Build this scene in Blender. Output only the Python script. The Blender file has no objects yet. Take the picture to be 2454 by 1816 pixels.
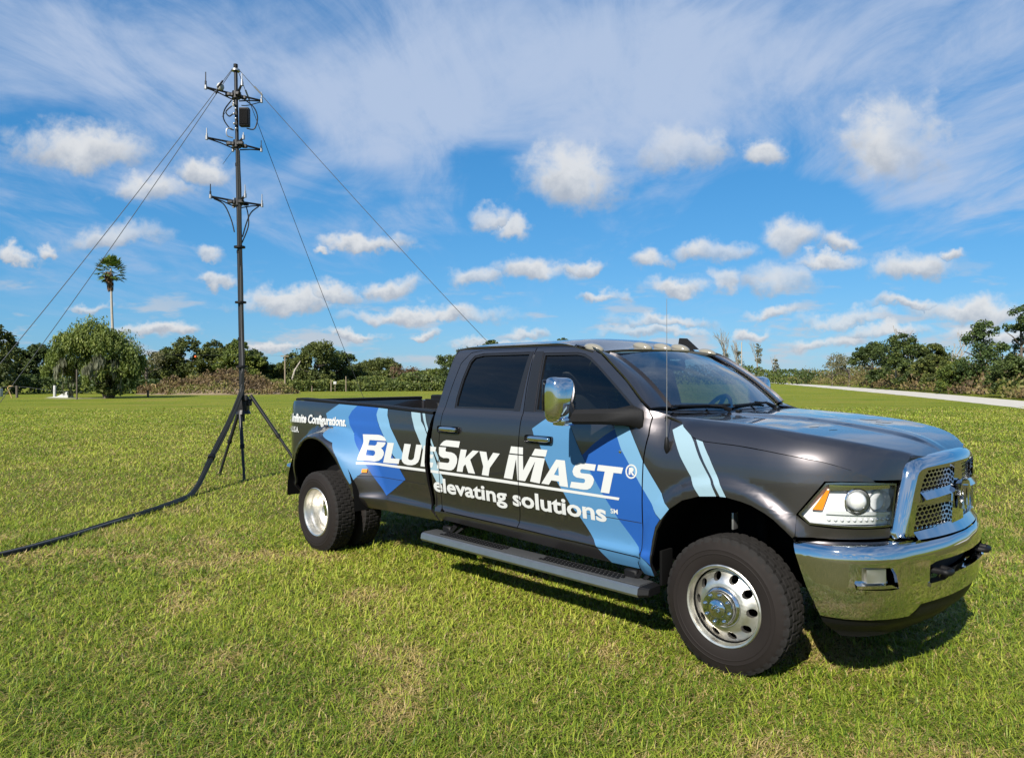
import bpy, bmesh, math, random
import numpy as np
from mathutils import Vector, Matrix, geometry

sc = bpy.context.scene
COL = sc.collection
R = math.radians
rng = np.random.default_rng(7)

# ------------------------------------------------------------------ camera
CAM_H = 1.7222
cam_d = bpy.data.cameras.new('camera')
cam_d.sensor_fit = 'HORIZONTAL'; cam_d.sensor_width = 36.0
cam_d.lens = 1742.38 / 2454 * 36.0
cam_d.clip_start = 0.05; cam_d.clip_end = 6000
cam = bpy.data.objects.new('camera', cam_d); COL.objects.link(cam)
cam.location = (0, 0, CAM_H)
cam.rotation_euler = (R(90) - 0.0037, 0.0015, 0)
sc.camera = cam

# ------------------------------------------------------------------ light
SUN_DIR = Vector((0.477, 0.946, -0.80)).normalized()      # the way the light travels
SUN_EL = math.asin(-SUN_DIR.z)
SUN_AZ = math.atan2(-SUN_DIR.x, -SUN_DIR.y)
sun_d = bpy.data.lights.new('sun', 'SUN'); sun_d.energy = 5.0; sun_d.angle = R(0.53); sun_d.color = (1.0, 0.94, 0.85)
sun = bpy.data.objects.new('sun', sun_d); COL.objects.link(sun)
sun.rotation_euler = SUN_DIR.to_track_quat('-Z', 'Y').to_euler()
sun.location = (-8, -14, 20)

sc.view_settings.view_transform = 'Standard'; sc.view_settings.look = 'None'
sc.view_settings.exposure = 0.85; sc.view_settings.gamma = 1.0
sc.view_settings.use_curve_mapping = False
try:
    sc.cycles.max_bounces = 7; sc.cycles.diffuse_bounces = 2; sc.cycles.glossy_bounces = 4
    sc.cycles.transmission_bounces = 4; sc.cycles.transparent_max_bounces = 10
    sc.cycles.caustics_reflective = False; sc.cycles.caustics_refractive = False
    sc.cycles.sample_clamp_indirect = 6.0
except Exception:
    pass


class NT:
    """small helper round a node tree"""
    def __init__(s, tree):
        s.t = tree; s.n = tree.nodes; s.l = tree.links
    def new(s, typ, **kw):
        nd = s.n.new(typ)
        for k, v in kw.items():
            setattr(nd, k, v)
        return nd
    def put(s, sock, v):
        if isinstance(v, bpy.types.NodeSocket): s.l.new(v, sock)
        else: sock.default_value = v
    def math(s, op, a, b=0.0, c=None, clamp=False):
        nd = s.new('ShaderNodeMath', operation=op); nd.use_clamp = clamp
        s.put(nd.inputs[0], a); s.put(nd.inputs[1], b)
        if c is not None: s.put(nd.inputs[2], c)
        return nd.outputs[0]
    def vmath(s, op, a, b=None, c=None, out=0):
        nd = s.new('ShaderNodeVectorMath', operation=op)
        s.put(nd.inputs[0], a)
        if b is not None: s.put(nd.inputs[1], b)
        if c is not None: s.put(nd.inputs[2], c)
        return nd.outputs[out]
    def mixc(s, f, a, b, blend='MIX'):
        nd = s.new('ShaderNodeMix', data_type='RGBA', blend_type=blend)
        s.put(nd.inputs[0], f); s.put(nd.inputs[6], a); s.put(nd.inputs[7], b)
        return nd.outputs[2]
    def mixv(s, f, a, b):
        nd = s.new('ShaderNodeMix', data_type='VECTOR')
        s.put(nd.inputs[0], f); s.put(nd.inputs[4], a); s.put(nd.inputs[5], b)
        return nd.outputs[1]
    def rng(s, v, a, b, c=0.0, d=1.0, interp='SMOOTHSTEP'):
        nd = s.new('ShaderNodeMapRange', interpolation_type=interp)
        s.put(nd.inputs[0], v); s.put(nd.inputs[1], a); s.put(nd.inputs[2], b); s.put(nd.inputs[3], c); s.put(nd.inputs[4], d)
        return nd.outputs[0]
    def noise(s, vec, scale, detail=3.0, rough=0.55, dist=0.0, out=0):
        nd = s.new('ShaderNodeTexNoise')
        s.put(nd.inputs['Vector'], vec); nd.inputs['Scale'].default_value = scale
        nd.inputs['Detail'].default_value = detail; nd.inputs['Roughness'].default_value = rough
        nd.inputs['Distortion'].default_value = dist
        return nd.outputs[out]
    def ramp(s, f, stops):
        nd = s.new('ShaderNodeValToRGB'); s.put(nd.inputs[0], f)
        e = nd.color_ramp.elements
        while len(e) < len(stops): e.new(0.5)
        for i, (p, c) in enumerate(stops):
            e[i].position = p; e[i].color = (*c, 1)
        return nd.outputs[0]

# ------------------------------------------------------------------ sky
world = bpy.data.worlds.new('World'); sc.world = world; world.use_nodes = True
wt = NT(world.node_tree); wt.n.clear()
try:
    world.cycles.sampling_method = 'NONE'
except Exception:
    pass
geo = wt.new('ShaderNodeTexCoord').outputs['Generated']
sky = wt.new('ShaderNodeTexSky', sky_type='NISHITA')
sky.sun_disc = False; sky.sun_elevation = SUN_EL; sky.sun_rotation = SUN_AZ
sky.air_density = 1.0; sky.dust_density = 0.15; sky.ozone_density = 2.2; sky.altitude = 20
SKY_STRENGTH = 0.05
sx = wt.new('ShaderNodeSeparateXYZ'); wt.put(sx.inputs[0], geo)
dx, dy, dz = sx.outputs
# cloud-deck coordinates: the sheet of cloud overhead, seen in perspective
zc = wt.math('ADD', wt.math('MAXIMUM', dz, 0.0), 0.10)
cxy = wt.new('ShaderNodeCombineXYZ')
wt.put(cxy.inputs[0], wt.math('DIVIDE', dx, zc)); wt.put(cxy.inputs[1], wt.math('DIVIDE', dy, zc))
deck = cxy.outputs[0]
# bearing / height coordinates for the single cumulus clouds low in the sky
ay = wt.math('MAXIMUM', wt.math('ABSOLUTE', dy), 0.08)
exy = wt.new('ShaderNodeCombineXYZ')
wt.put(exy.inputs[0], wt.math('DIVIDE', dx, ay)); wt.put(exy.inputs[1], wt.math('DIVIDE', dz, ay))
low = exy.outputs[0]
wob = wt.noise(low, 26.0, 4.0, 0.62, 0.0, 1)
wob = wt.vmath('MULTIPLY', wt.vmath('SUBTRACT', wob, (0.5, 0.5, 0.5)), (0.058, 0.044, 0.0))
wob2 = wt.noise(low, 8.5, 2.0, 0.5, 0.0, 1)
wob2 = wt.vmath('MULTIPLY', wt.vmath('SUBTRACT', wob2, (0.5, 0.5, 0.5)), (0.085, 0.05, 0.0))
lw = wt.vmath('ADD', wt.vmath('ADD', low, wob), wob2)
# each cumulus: bearing, height, half width, half height (tangents of angles)
CUMULI = [(.520,.309,.068,.060),(.085,.265,.062,.050),(-.591,.312,.086,.036),(.350,.300,.028,.024),(-.427,.281,.034,.020),
(-.539,.188,.050,.019),(.381,.183,.038,.026),(.451,.177,.026,.015),(.280,.167,.038,.017),(.186,.159,.026,.017),(.429,.150,.040,.012),
(.375,.126,.046,.024),(.545,.144,.055,.024),(.224,.119,.041,.014),(.293,.123,.019,.017),(.031,.141,.050,.019),(-.048,.133,.032,.016),
(.094,.146,.022,.012),(-.171,.119,.036,.015),(-.313,.101,.056,.018),(-.256,.110,.040,.015),(-.206,.174,.050,.013),(-.250,.165,.016,.008),
(-.030,.212,.028,.016),(.004,.200,.020,.017),(-.402,.136,.030,.012),(-.117,.082,.100,.012),(-.484,.063,.060,.010),(-.578,.098,.028,.007),
(.122,.104,.026,.009),(.463,.073,.054,.012),(.552,.092,.042,.010),(.640,.084,.075,.020),(.192,.060,.060,.009),(-.212,.054,.034,.008),(-.108,.060,.030,.007),
(.009,.058,.027,.009),(.440,.045,.050,.010),(.330,.060,.030,.008),(.610,.160,.022,.010),(-.640,.180,.016,.012),(-.690,.170,.024,.012),(-.50,.255,.05,.02),(.20,.075,.05,.010),(.36,.085,.03,.010),(.52,.055,.06,.012),(.66,.05,.06,.014),(-.33,.045,.05,.007),(-.02,.042,.05,.007),(-.42,.175,.022,.012),(.235,.305,.05,.03)]
dist = None; qv = None
for (bx, by, hw, hh) in CUMULI:
    hw *= 1.12; hh *= 1.15
    q = wt.vmath('MULTIPLY_ADD', lw, (1/hw, 1/hh, 0), (-bx/hw, -by/hh, 0))
    # flat-bottomed: the lower half falls away faster than the top
    ln = wt.vmath('LENGTH', wt.vmath('MAXIMUM', q, wt.vmath('MULTIPLY', q, (1.0, -1.75, 0.0))), out=1)
    if dist is None: dist, qv = ln, q
    else:
        lt = wt.math('LESS_THAN', ln, dist)
        dist = wt.math('MINIMUM', dist, ln); qv = wt.mixv(lt, qv, q)
qs = wt.new('ShaderNodeSeparateXYZ'); wt.put(qs.inputs[0], qv)
# a field of small cumulus dwindling towards the horizon
hz = wt.new('ShaderNodeCombineXYZ')
zl = wt.math('ADD', wt.math('MAXIMUM', dz, 0.0), 0.035)
wt.put(hz.inputs[0], wt.math('DIVIDE', dx, zl)); wt.put(hz.inputs[1], wt.math('MULTIPLY', wt.math('LOGARITHM', zl, 2.718), 7.0))
hn = wt.noise(wt.vmath('MULTIPLY', low, (9.0, 34.0, 1.0)), 1.0, 5.0, 0.55, 0.0)
small = wt.rng(wt.math('ADD', hn, wt.rng(dz, .10, .02, 0.0, .05)), 0.53, 0.66)
small = wt.math('MULTIPLY', small, wt.math('MULTIPLY', wt.rng(dz, 0.0, 0.03), wt.rng(dz, 0.17, 0.05)))
fine = wt.noise(low, 24.0, 7.0, 0.60, 0.3)
puff = wt.rng(wt.math('ADD', dist, wt.math('MULTIPLY', wt.math('SUBTRACT', fine, 0.5), 1.5)), 1.34, 0.42)
puff = wt.math('MULTIPLY', puff, wt.rng(wt.noise(low, 5.0, 2.0, .5), .32, .52, .62, 1.0))
shade = wt.rng(wt.math('ADD', qs.outputs[1], wt.math('MULTIPLY', wt.math('SUBTRACT', fine, 0.5), 1.5)), -0.62, 0.62)
ccol = wt.mixc(shade, (.235, .262, .305, 1), (.435, .44, .445, 1))
# high streaky cirrus veil
st = wt.vmath('MULTIPLY', deck, (0.85, 0.46, 1.0))
st = wt.vmath('ADD', st, (3.7, 1.25, 0.0))
c1 = wt.noise(st, 0.95, 8.0, 0.60, 1.1)
c2 = wt.noise(wt.vmath('MULTIPLY', deck, (1.9, 0.80, 1.0)), 1.3, 8.0, 0.64, 1.4)
cir = wt.math('ADD', wt.math('MULTIPLY', c1, 0.62), wt.math('MULTIPLY', c2, 0.44))
cover = wt.rng(dz, 0.10, 0.36, -0.10, 0.03)
lw3 = wt.vmath('ADD', low, wt.vmath('MULTIPLY', wob2, (2.2, 1.6, 0.0)))
# broad sheets of cirrus and the blue openings between them: bearing, height, half sizes, amount
for (bx, bz, hw, hh, amt) in ((-.56, .44, .36, .10, .10), (-.17, .36, .19, .14, .11), (.28, .41, .52, .15, .11), (.62, .27, .28, .055, .10), (-.56, .262, .25, .035, .07),
                              (-.66, .345, .16, .050, -.13), (-.335, .340, .07, .055, -.13), (-.04, .262, .11, .065, -.14), (.39, .235, .18, .040, -.13), (-.22, .26, .12, .05, -.10)):
    ql = wt.vmath('LENGTH', wt.vmath('MULTIPLY_ADD', lw3, (1/hw, 1/hh, 0), (-bx/hw, -bz/hh, 0)), out=1)
    cover = wt.math('ADD', cover, wt.rng(ql, 1.15, .25, 0.0, amt))
veil = wt.rng(wt.math('ADD', cir, cover), 0.42, 0.74)
veil = wt.math('MULTIPLY', veil, wt.rng(dz, 0.03, 0.18, 0.15, 0.90))
skyc = wt.mixc(1.0, sky.outputs[0], (SKY_STRENGTH,)*3 + (1,), 'MULTIPLY')
hs = wt.new('ShaderNodeHueSaturation'); hs.inputs['Saturation'].default_value = 1.08; wt.put(hs.inputs['Color'], skyc)
skyc = wt.mixc(1.0, hs.outputs[0], (.62, .90, 1.12, 1), 'MULTIPLY')
# the camera's own response in the blue: a softer curve per channel
sp = wt.new('ShaderNodeSeparateColor'); wt.put(sp.inputs[0], skyc); cb = wt.new('ShaderNodeCombineColor')
for i, (g, k) in enumerate(((.94, .64), (.625, .715), (.55, .945))):
    wt.put(cb.inputs[i], wt.math('MULTIPLY', wt.math('POWER', wt.math('MULTIPLY', sp.outputs[i], 1.8), g), k/1.8))
skyc = cb.outputs[0]
base = wt.mixc(veil, skyc, (.265, .322, .428, 1))
base = wt.mixc(wt.math('MULTIPLY', small, 0.80), base, (.31, .33, .365, 1))
base = wt.mixc(wt.math('MULTIPLY', puff, 0.93), base, ccol)
bg = wt.new('ShaderNodeBackground'); wt.put(bg.inputs[0], base); bg.inputs[1].default_value = 1.0
wo = wt.new('ShaderNodeOutputWorld'); wt.l.new(bg.outputs[0], wo.inputs[0])


# ------------------------------------------------------------------ materials
def mat(name, col=(.5, .5, .5), rough=.5, metal=0.0, coat=0.0, var=0.0, vscale=8.0, bump=0.0, bscale=60.0, spec=.5, rvar=0.0):
    m = bpy.data.materials.new(name); m.use_nodes = True
    t = NT(m.node_tree); b = t.n['Principled BSDF']
    b.inputs['Base Color'].default_value = (*col, 1); b.inputs['Roughness'].default_value = rough
    b.inputs['Metallic'].default_value = metal; b.inputs['Specular IOR Level'].default_value = spec
    if coat:
        b.inputs['Coat Weight'].default_value = coat; b.inputs['Coat Roughness'].default_value = .03
    oc = t.new('ShaderNodeTexCoord').outputs['Object']
    if var or rvar:
        nz = t.noise(oc, vscale, 4.0, .6)
        if var:
            t.put(b.inputs['Base Color'], t.mixc(nz, (*[c*(1-var) for c in col], 1), (*[min(1, c*(1+var)) for c in col], 1)))
        if rvar:
            t.put(b.inputs['Roughness'], t.rng(nz, .3, .7, max(.02, rough-rvar), rough+rvar))
    if bump:
        bp = t.new('ShaderNodeBump'); bp.inputs['Strength'].default_value = bump; bp.inputs['Distance'].default_value = .01
        t.put(bp.inputs['Height'], t.noise(oc, bscale, 3.0, .6)); t.put(b.inputs['Normal'], bp.outputs[0])
    return m

def glass_mat(name, tint, rough=.0, ior=1.5, base=0.0):
    m = bpy.data.materials.new(name); m.use_nodes = True
    t = NT(m.node_tree); t.n.clear()
    tr = t.new('ShaderNodeBsdfTransparent'); tr.inputs[0].default_value = (*tint, 1)
    gl = t.new('ShaderNodeBsdfGlossy'); gl.inputs['Roughness'].default_value = rough
    fr = t.new('ShaderNodeFresnel'); fr.inputs[0].default_value = ior
    mx = t.new('ShaderNodeMixShader'); t.put(mx.inputs[0], t.math('MULTIPLY_ADD', fr.outputs[0], 1.35, base, clamp=True))
    t.l.new(tr.outputs[0], mx.inputs[1]); t.l.new(gl.outputs[0], mx.inputs[2])
    o = t.new('ShaderNodeOutputMaterial'); t.l.new(mx.outputs[0], o.inputs[0])
    return m

def paint_mat():
    m = mat('granite_metallic_paint', (.055, .050, .053), .33, .90, 1.0)
    t = NT(m.node_tree); b = t.n['Principled BSDF']
    oc = t.new('ShaderNodeTexCoord').outputs['Object']
    fl = t.noise(oc, 900.0, 2.0, .7)
    t.put(b.inputs['Base Color'], t.mixc(fl, (.050, .046, .049, 1), (.112, .104, .107, 1)))
    dust = t.noise(oc, 3.0, 5.0, .65)
    t.put(b.inputs['Coat Roughness'], t.rng(dust, .35, .75, .010, .045))
    return m

def leaf_mat(name, stops, trans=.32, rough=.55):
    m = bpy.data.materials.new(name); m.use_nodes = True
    t = NT(m.node_tree); t.n.clear()
    at = t.new('ShaderNodeAttribute'); at.attribute_name = 'tint'
    col = t.ramp(at.outputs['Fac'], stops)
    d = t.new('ShaderNodeBsdfPrincipled'); t.put(d.inputs['Base Color'], col); d.inputs['Roughness'].default_value = rough
    d.inputs['Specular IOR Level'].default_value = .25
    tl = t.new('ShaderNodeBsdfTranslucent'); t.put(tl.inputs[0], t.mixc(1.0, col, (1.0, 1.05, .6, 1), 'MULTIPLY'))
    mx = t.new('ShaderNodeMixShader'); mx.inputs[0].default_value = trans
    t.l.new(d.outputs[0], mx.inputs[1]); t.l.new(tl.outputs[0], mx.inputs[2])
    o = t.new('ShaderNodeOutputMaterial'); t.l.new(mx.outputs[0], o.inputs[0])
    return m

M = {}
M['paint'] = paint_mat()
M['chrome'] = mat('chrome', (.60, .61, .62), .05, 1.0, rvar=.02, vscale=5)
M['alu'] = mat('polished_aluminium', (.70, .675, .62), .40, 1.0, rvar=.06, vscale=14, var=.06)
M['board_metal'] = mat('brushed_board_metal', (.25, .27, .285), .34, .85, var=.15, vscale=20)
M['plate'] = mat('board_tread_grey', (.030, .031, .032), .7, var=.3, vscale=30)
M['black'] = mat('black_plastic', (.0045, .0045, .005), .55, spec=.22, bump=.15, bscale=400)
M['gloss_black'] = mat('gloss_black', (.008, .008, .009), .12, coat=.5)
M['under'] = mat('underbody_black', (.003, .003, .003), .9, spec=.1)
M['trim'] = mat('window_trim', (.008, .008, .009), .35)
M['rubber'] = mat('tyre_rubber', (.013, .012, .0115), .85, spec=.2, var=.25, vscale=9, bump=.2, bscale=120)
M['sidewall'] = mat('tyre_sidewall', (.011, .0085, .0075), .75, spec=.2, var=.2, vscale=6)
M['interior'] = mat('interior_grey', (.030, .031, .033), .7, var=.2)
M['interior_light'] = mat('interior_tan_grey', (.10, .10, .10), .75)
M['glass_side'] = glass_mat('front_side_glass', (.42, .46, .45))
M['glass_dark'] = glass_mat('privacy_glass', (.035, .037, .042))
M['glass_ws'] = glass_mat('windshield_glass', (.74, .82, .79), 0, 1.5, .19)
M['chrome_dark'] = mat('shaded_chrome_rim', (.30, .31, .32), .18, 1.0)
M['aerial'] = mat('aerial_wire', (.20, .20, .20), .4, .6)
M['lens'] = glass_mat('clear_lens', (.95, .96, .97), 0, 1.28)
M['lens_fix'] = mat('lamp_reflector', (.85, .86, .85), .30, .08, var=.25, vscale=40)
M['lamp_white'] = mat('lamp_inner_white', (.75, .77, .77), .3, .4)
M['amber'] = mat('amber_lens', (.75, .22, .015), .18, coat=.6)
M['cablight'] = mat('smoked_beige_lens', (.20, .185, .145), .16, coat=.6)
M['red'] = mat('red_lens', (.30, .012, .010), .15, coat=.8)
M['vinyl_white'] = mat('vinyl_white', (.42, .43, .42), .48, coat=.04, spec=.25)
M['vinyl_light'] = mat('vinyl_light_blue', (.055, .155, .285), .48, coat=.04, spec=.25)
M['vinyl_mid'] = mat('vinyl_mid_blue', (.014, .068, .25), .48, coat=.04, spec=.25)
M['vinyl_deep'] = mat('vinyl_deep_blue', (.011, .064, .245), .48, coat=.04, spec=.25)
M['vinyl_pale'] = mat('vinyl_pale_blue', (.11, .235, .36), .48, coat=.04, spec=.25)
M['vinyl_palest'] = mat('vinyl_palest_blue', (.20, .295, .345), .48, coat=.04, spec=.25)
M['seam'] = mat('seam_shadow_black', (.004, .004, .004), .9)
M['mast'] = mat('dark_mast_tube', (.010, .010, .011), .45, 0, var=.2, spec=.35)
M['cable'] = mat('black_cable_sheath', (.009, .010, .009), .5, spec=.3)
M['cable_grey'] = mat('grey_cable_sheath', (.07, .07, .07), .5)
M['rope'] = mat('guy_rope', (.05, .055, .06), .8)
M['steel'] = mat('galvanised_steel', (.33, .33, .33), .4, .8)
M['white'] = mat('white_plastic', (.36, .36, .35), .6)
M['bark'] = mat('bark', (.085, .070, .055), .95, var=.4, vscale=6, bump=.6, bscale=14)
M['pale_bark'] = mat('pale_bark', (.30, .27, .23), .95, var=.3, vscale=6)
M['grey_wood'] = mat('weathered_grey_wood', (.22, .20, .17), .95, var=.3, vscale=5)
M['wood_post'] = mat('post_wood', (.20, .16, .11), .95, var=.3, vscale=5)
M['rust_pipe'] = mat('yellowish_pipe', (.30, .20, .08), .6, var=.3)
M['orange'] = mat('orange_ball', (.75, .12, .02), .4)
M['green_box'] = mat('dark_green_sheet', (.015, .07, .045), .5)
M['gravel'] = mat('pale_gravel', (.41, .385, .335), .95, var=.25, vscale=1.3, bump=.3, bscale=9)
M['leaf_oak'] = leaf_mat('oak_leaves', [(0, (0.033, 0.044, 0.012)), (.5, (0.069, 0.089, 0.021)), (1, (0.151, 0.162, 0.038))], .22)
M['leaf_dark'] = leaf_mat('dark_leaves', [(0, (0.023, 0.037, 0.011)), (.5, (0.050, 0.075, 0.019)), (1, (0.113, 0.139, 0.032))], .2)
M['leaf_vine'] = leaf_mat('vine_leaves', [(0, (0.040, 0.064, 0.013)), (.5, (0.094, 0.129, 0.023)), (1, (0.215, 0.229, 0.046))], .3)
M['leaf_willow'] = leaf_mat('willow_leaves', [(0, (0.055, 0.082, 0.020)), (.5, (0.125, 0.163, 0.038)), (1, (0.235, 0.269, 0.070))], .35)
M['moss'] = leaf_mat('hanging_moss', [(0, (0.068, 0.070, 0.045)), (.5, (0.135, 0.141, 0.090)), (1, (0.225, 0.225, 0.158))], .3)
M['leaf_brown'] = leaf_mat('dry_brown_leaves', [(0, (.06, .040, .024)), (.5, (.125, .080, .048)), (1, (.19, .125, .075))], .25)
M['leaf_grey'] = leaf_mat('grey_green_twigs', [(0, (0.078, 0.073, 0.040)), (.5, (0.133, 0.128, 0.066)), (1, (0.218, 0.203, 0.112))], .25)
M['leaf_pine'] = leaf_mat('pine_needles', [(0, (0.022, 0.040, 0.012)), (.5, (0.049, 0.080, 0.022)), (1, (0.120, 0.153, 0.041))], .2)
M['palm_leaf'] = leaf_mat('palm_fronds', [(0, (0.031, 0.061, 0.013)), (.5, (0.078, 0.126, 0.023)), (1, (0.215, 0.243, 0.050))], .25)
M['palm_dead'] = leaf_mat('dead_fronds', [(0, (.10, .055, .028)), (.5, (.19, .11, .055)), (1, (.27, .17, .09))], .2)
M['brush'] = leaf_mat('brush', [(0, (.075, .052, .028)), (.3, (.165, .115, .056)), (.5, (.175, .150, .052)), (.7, (.105, .122, .028)), (1, (.16, .175, .042))], .28)
M['brush_green'] = leaf_mat('brush_green', [(0, (0.028, 0.049, 0.016)), (.45, (0.070, 0.097, 0.025)), (.8, (0.139, 0.165, 0.038)), (1, (0.217, 0.209, 0.061))], .28)

# ------------------------------------------------------------------ object helpers
def link(name, me, m=None, parent=None, smooth=True):
    o = bpy.data.objects.new(name, me); COL.objects.link(o)
    if m is not None:
        for mm in (m if isinstance(m, (list, tuple)) else [m]): me.materials.append(mm)
    if parent is not None: o.parent = parent
    if smooth: me.shade_smooth()
    return o

def raw(name, v, f, m=None, parent=None, smooth=False):
    me = bpy.data.meshes.new(name); me.from_pydata([tuple(x) for x in v], [], f); me.update()
    return link(name, me, m, parent, smooth)

def from_bm(name, bm, m=None, parent=None, smooth=False, angle=None):
    me = bpy.data.meshes.new(name); bm.to_mesh(me); bm.free()
    o = link(name, me, m, parent, smooth)
    if angle: me.set_sharp_from_angle(angle=R(angle)); 
    return o

def thing(name, label, cat, loc=(0, 0, 0), rz=0.0, group=None):
    o = bpy.data.objects.new(name, None); COL.objects.link(o); o.empty_display_size = .2
    o.location = loc; o.rotation_euler = (0, 0, rz)
    return tag(o, label, cat, group)

def tag(o, label=None, cat=None, group=None, kind=None):
    if label: o['label'] = label
    if cat: o['category'] = cat
    if group: o['group'] = group
    if kind: o['kind'] = kind
    return o

def bm_box(bm, c, s, bev=0.0, seg=2, rot=None):
    r = bmesh.ops.create_cube(bm, size=1.0)
    vs = r['verts']
    bmesh.ops.scale(bm, vec=s, verts=vs)
    if bev:
        es = list({e for v in vs for e in v.link_edges})
        q = bmesh.ops.bevel(bm, geom=es, offset=bev, segments=seg, affect='EDGES', profile=.6)
        vs = list({v for f in q['faces'] for v in f.verts} | {v for v in vs if v.is_valid})
    if rot is not None: bmesh.ops.rotate(bm, cent=(0, 0, 0), matrix=rot, verts=vs)
    bmesh.ops.translate(bm, vec=c, verts=vs)
    return vs

def box(name, c, s, m, parent=None, bev=.01, rot=None, seg=2):
    bm = bmesh.new(); bm_box(bm, c, s, bev, seg, rot)
    return from_bm(name, bm, m, parent, True, 35)

def bm_tube(bm, pts, rad, n=8, cap=True):
    pts = [Vector(p) for p in pts]
    rad = rad if isinstance(rad, (list, tuple)) else [rad]*len(pts)
    t0 = (pts[1]-pts[0]).normalized()
    up = Vector((0, 0, 1)) if abs(t0.z) < .9 else Vector((1, 0, 0))
    nrm = t0.cross(up).normalized()
    rings = []
    for i, p in enumerate(pts):
        a = pts[max(i-1, 0)]; b = pts[min(i+1, len(pts)-1)]
        t = (b-a).normalized()
        nrm = (nrm - t*nrm.dot(t)).normalized(); bi = t.cross(nrm)
        rings.append([bm.verts.new(p + (nrm*math.cos(2*math.pi*k/n)+bi*math.sin(2*math.pi*k/n))*rad[i]) for k in range(n)])
    for a, b in zip(rings, rings[1:]):
        for k in range(n): bm.faces.new((a[k], a[(k+1) % n], b[(k+1) % n], b[k]))
    if cap:
        bm.faces.new(rings[0][::-1]); bm.faces.new(rings[-1])

def tube(name, pts, rad, m, parent=None, n=8, smooth=True):
    bm = bmesh.new(); bm_tube(bm, pts, rad, n)
    return from_bm(name, bm, m, parent, smooth, 50)

def spline(P, k=8):
    P = [Vector(p) for p in P]; out = []
    for i in range(len(P)-1):
        p0 = P[max(i-1, 0)]; p1 = P[i]; p2 = P[i+1]; p3 = P[min(i+2, len(P)-1)]
        for j in range(k):
            t = j/k
            out.append(.5*((2*p1)+(p2-p0)*t+(2*p0-5*p1+4*p2-p3)*t*t+(3*p1-p0-3*p2+p3)*t**3))
    out.append(P[-1]); return out

def bm_lathe(bm, prof, n=48, axis='Y', fun=None):
    """prof: (radius, along-axis) pairs; axis Y or Z"""
    rings = []
    for i, (r, h) in enumerate(prof):
        ring = []
        for k in range(n):
            rr, hh = (r, h) if fun is None else fun(i, k, r, h)
            a = 2*math.pi*k/n
            if axis == 'Y': ring.append(bm.verts.new((rr*math.cos(a), hh, rr*math.sin(a))))
            else: ring.append(bm.verts.new((rr*math.cos(a), rr*math.sin(a), hh)))
        rings.append(ring)
    for a, b in zip(rings, rings[1:]):
        for k in range(n): bm.faces.new((a[k], a[(k+1) % n], b[(k+1) % n], b[k]))
    return rings

def mirror_copy(o, parent):
    me = o.data.copy(); me.transform(Matrix.Scale(-1, 4, (0, 1, 0))); me.flip_normals()
    c = bpy.data.objects.new(o.name.split('.')[0], me); COL.objects.link(c)
    c.parent = parent
    for k in ('label', 'kind'):
        if k in o: c[k] = o[k]
    return c

# ------------------------------------------------------------------ shape tables of the truck
def lerp_tab(tab, x):
    # monotone cubic (Catmull style) interpolation of a sorted table
    n=len(tab)
    if x<=tab[0][0]: return tab[0][1]
    if x>=tab[-1][0]: return tab[-1][1]
    for i in range(n-1):
        if x<=tab[i+1][0]: break
    x0,y0=tab[i]; x1,y1=tab[i+1]; h=x1-x0
    d=(y1-y0)/h
    def slope(k):
        if k<=0 or k>=n-1:
            j=min(max(k,0),n-2) if k<=0 else n-2
            return (tab[j+1][1]-tab[j][1])/(tab[j+1][0]-tab[j][0])
        a=(tab[k][1]-tab[k-1][1])/(tab[k][0]-tab[k-1][0]); b=(tab[k+1][1]-tab[k][1])/(tab[k+1][0]-tab[k][0])
        if a*b<=0: return 0.0
        return 2*a*b/(a+b)
    m0=slope(i); m1=slope(i+1); t=(x-x0)/h
    return y0*(2*t**3-3*t*t+1)+h*m0*(t**3-2*t*t+t)+y1*(-2*t**3+3*t*t)+h*m1*(t**3-t*t)
def sstep(a,b,x):
    t=min(1.0,max(0.0,(x-a)/(b-a))); return t*t*(3-2*t)
PLAN=[(-9.0,-1.0),(-.3,-1.0),(.10,-1.0),(.28,-.995),(.42,-.975),(.55,-.925),(.66,-.85),(.745,-.75),(.80,-.65),(.84,-.53),(.868,-.40),(.888,-.25),(.897,-.12),(.90,0.0)]
PLAN=PLAN+[(x,-y) for x,y in PLAN[-2::-1]]
BPLAN=[(-9.0,-1.0),(.30,-1.0),(.42,-1.0),(.55,-.99),(.68,-.95),(.79,-.86),(.87,-.74),(.925,-.58),(.965,-.42),(.995,-.25),(1.005,-.12),(1.01,0.0)]
BPLAN=BPLAN+[(x,-y) for x,y in BPLAN[-2::-1]]
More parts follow.
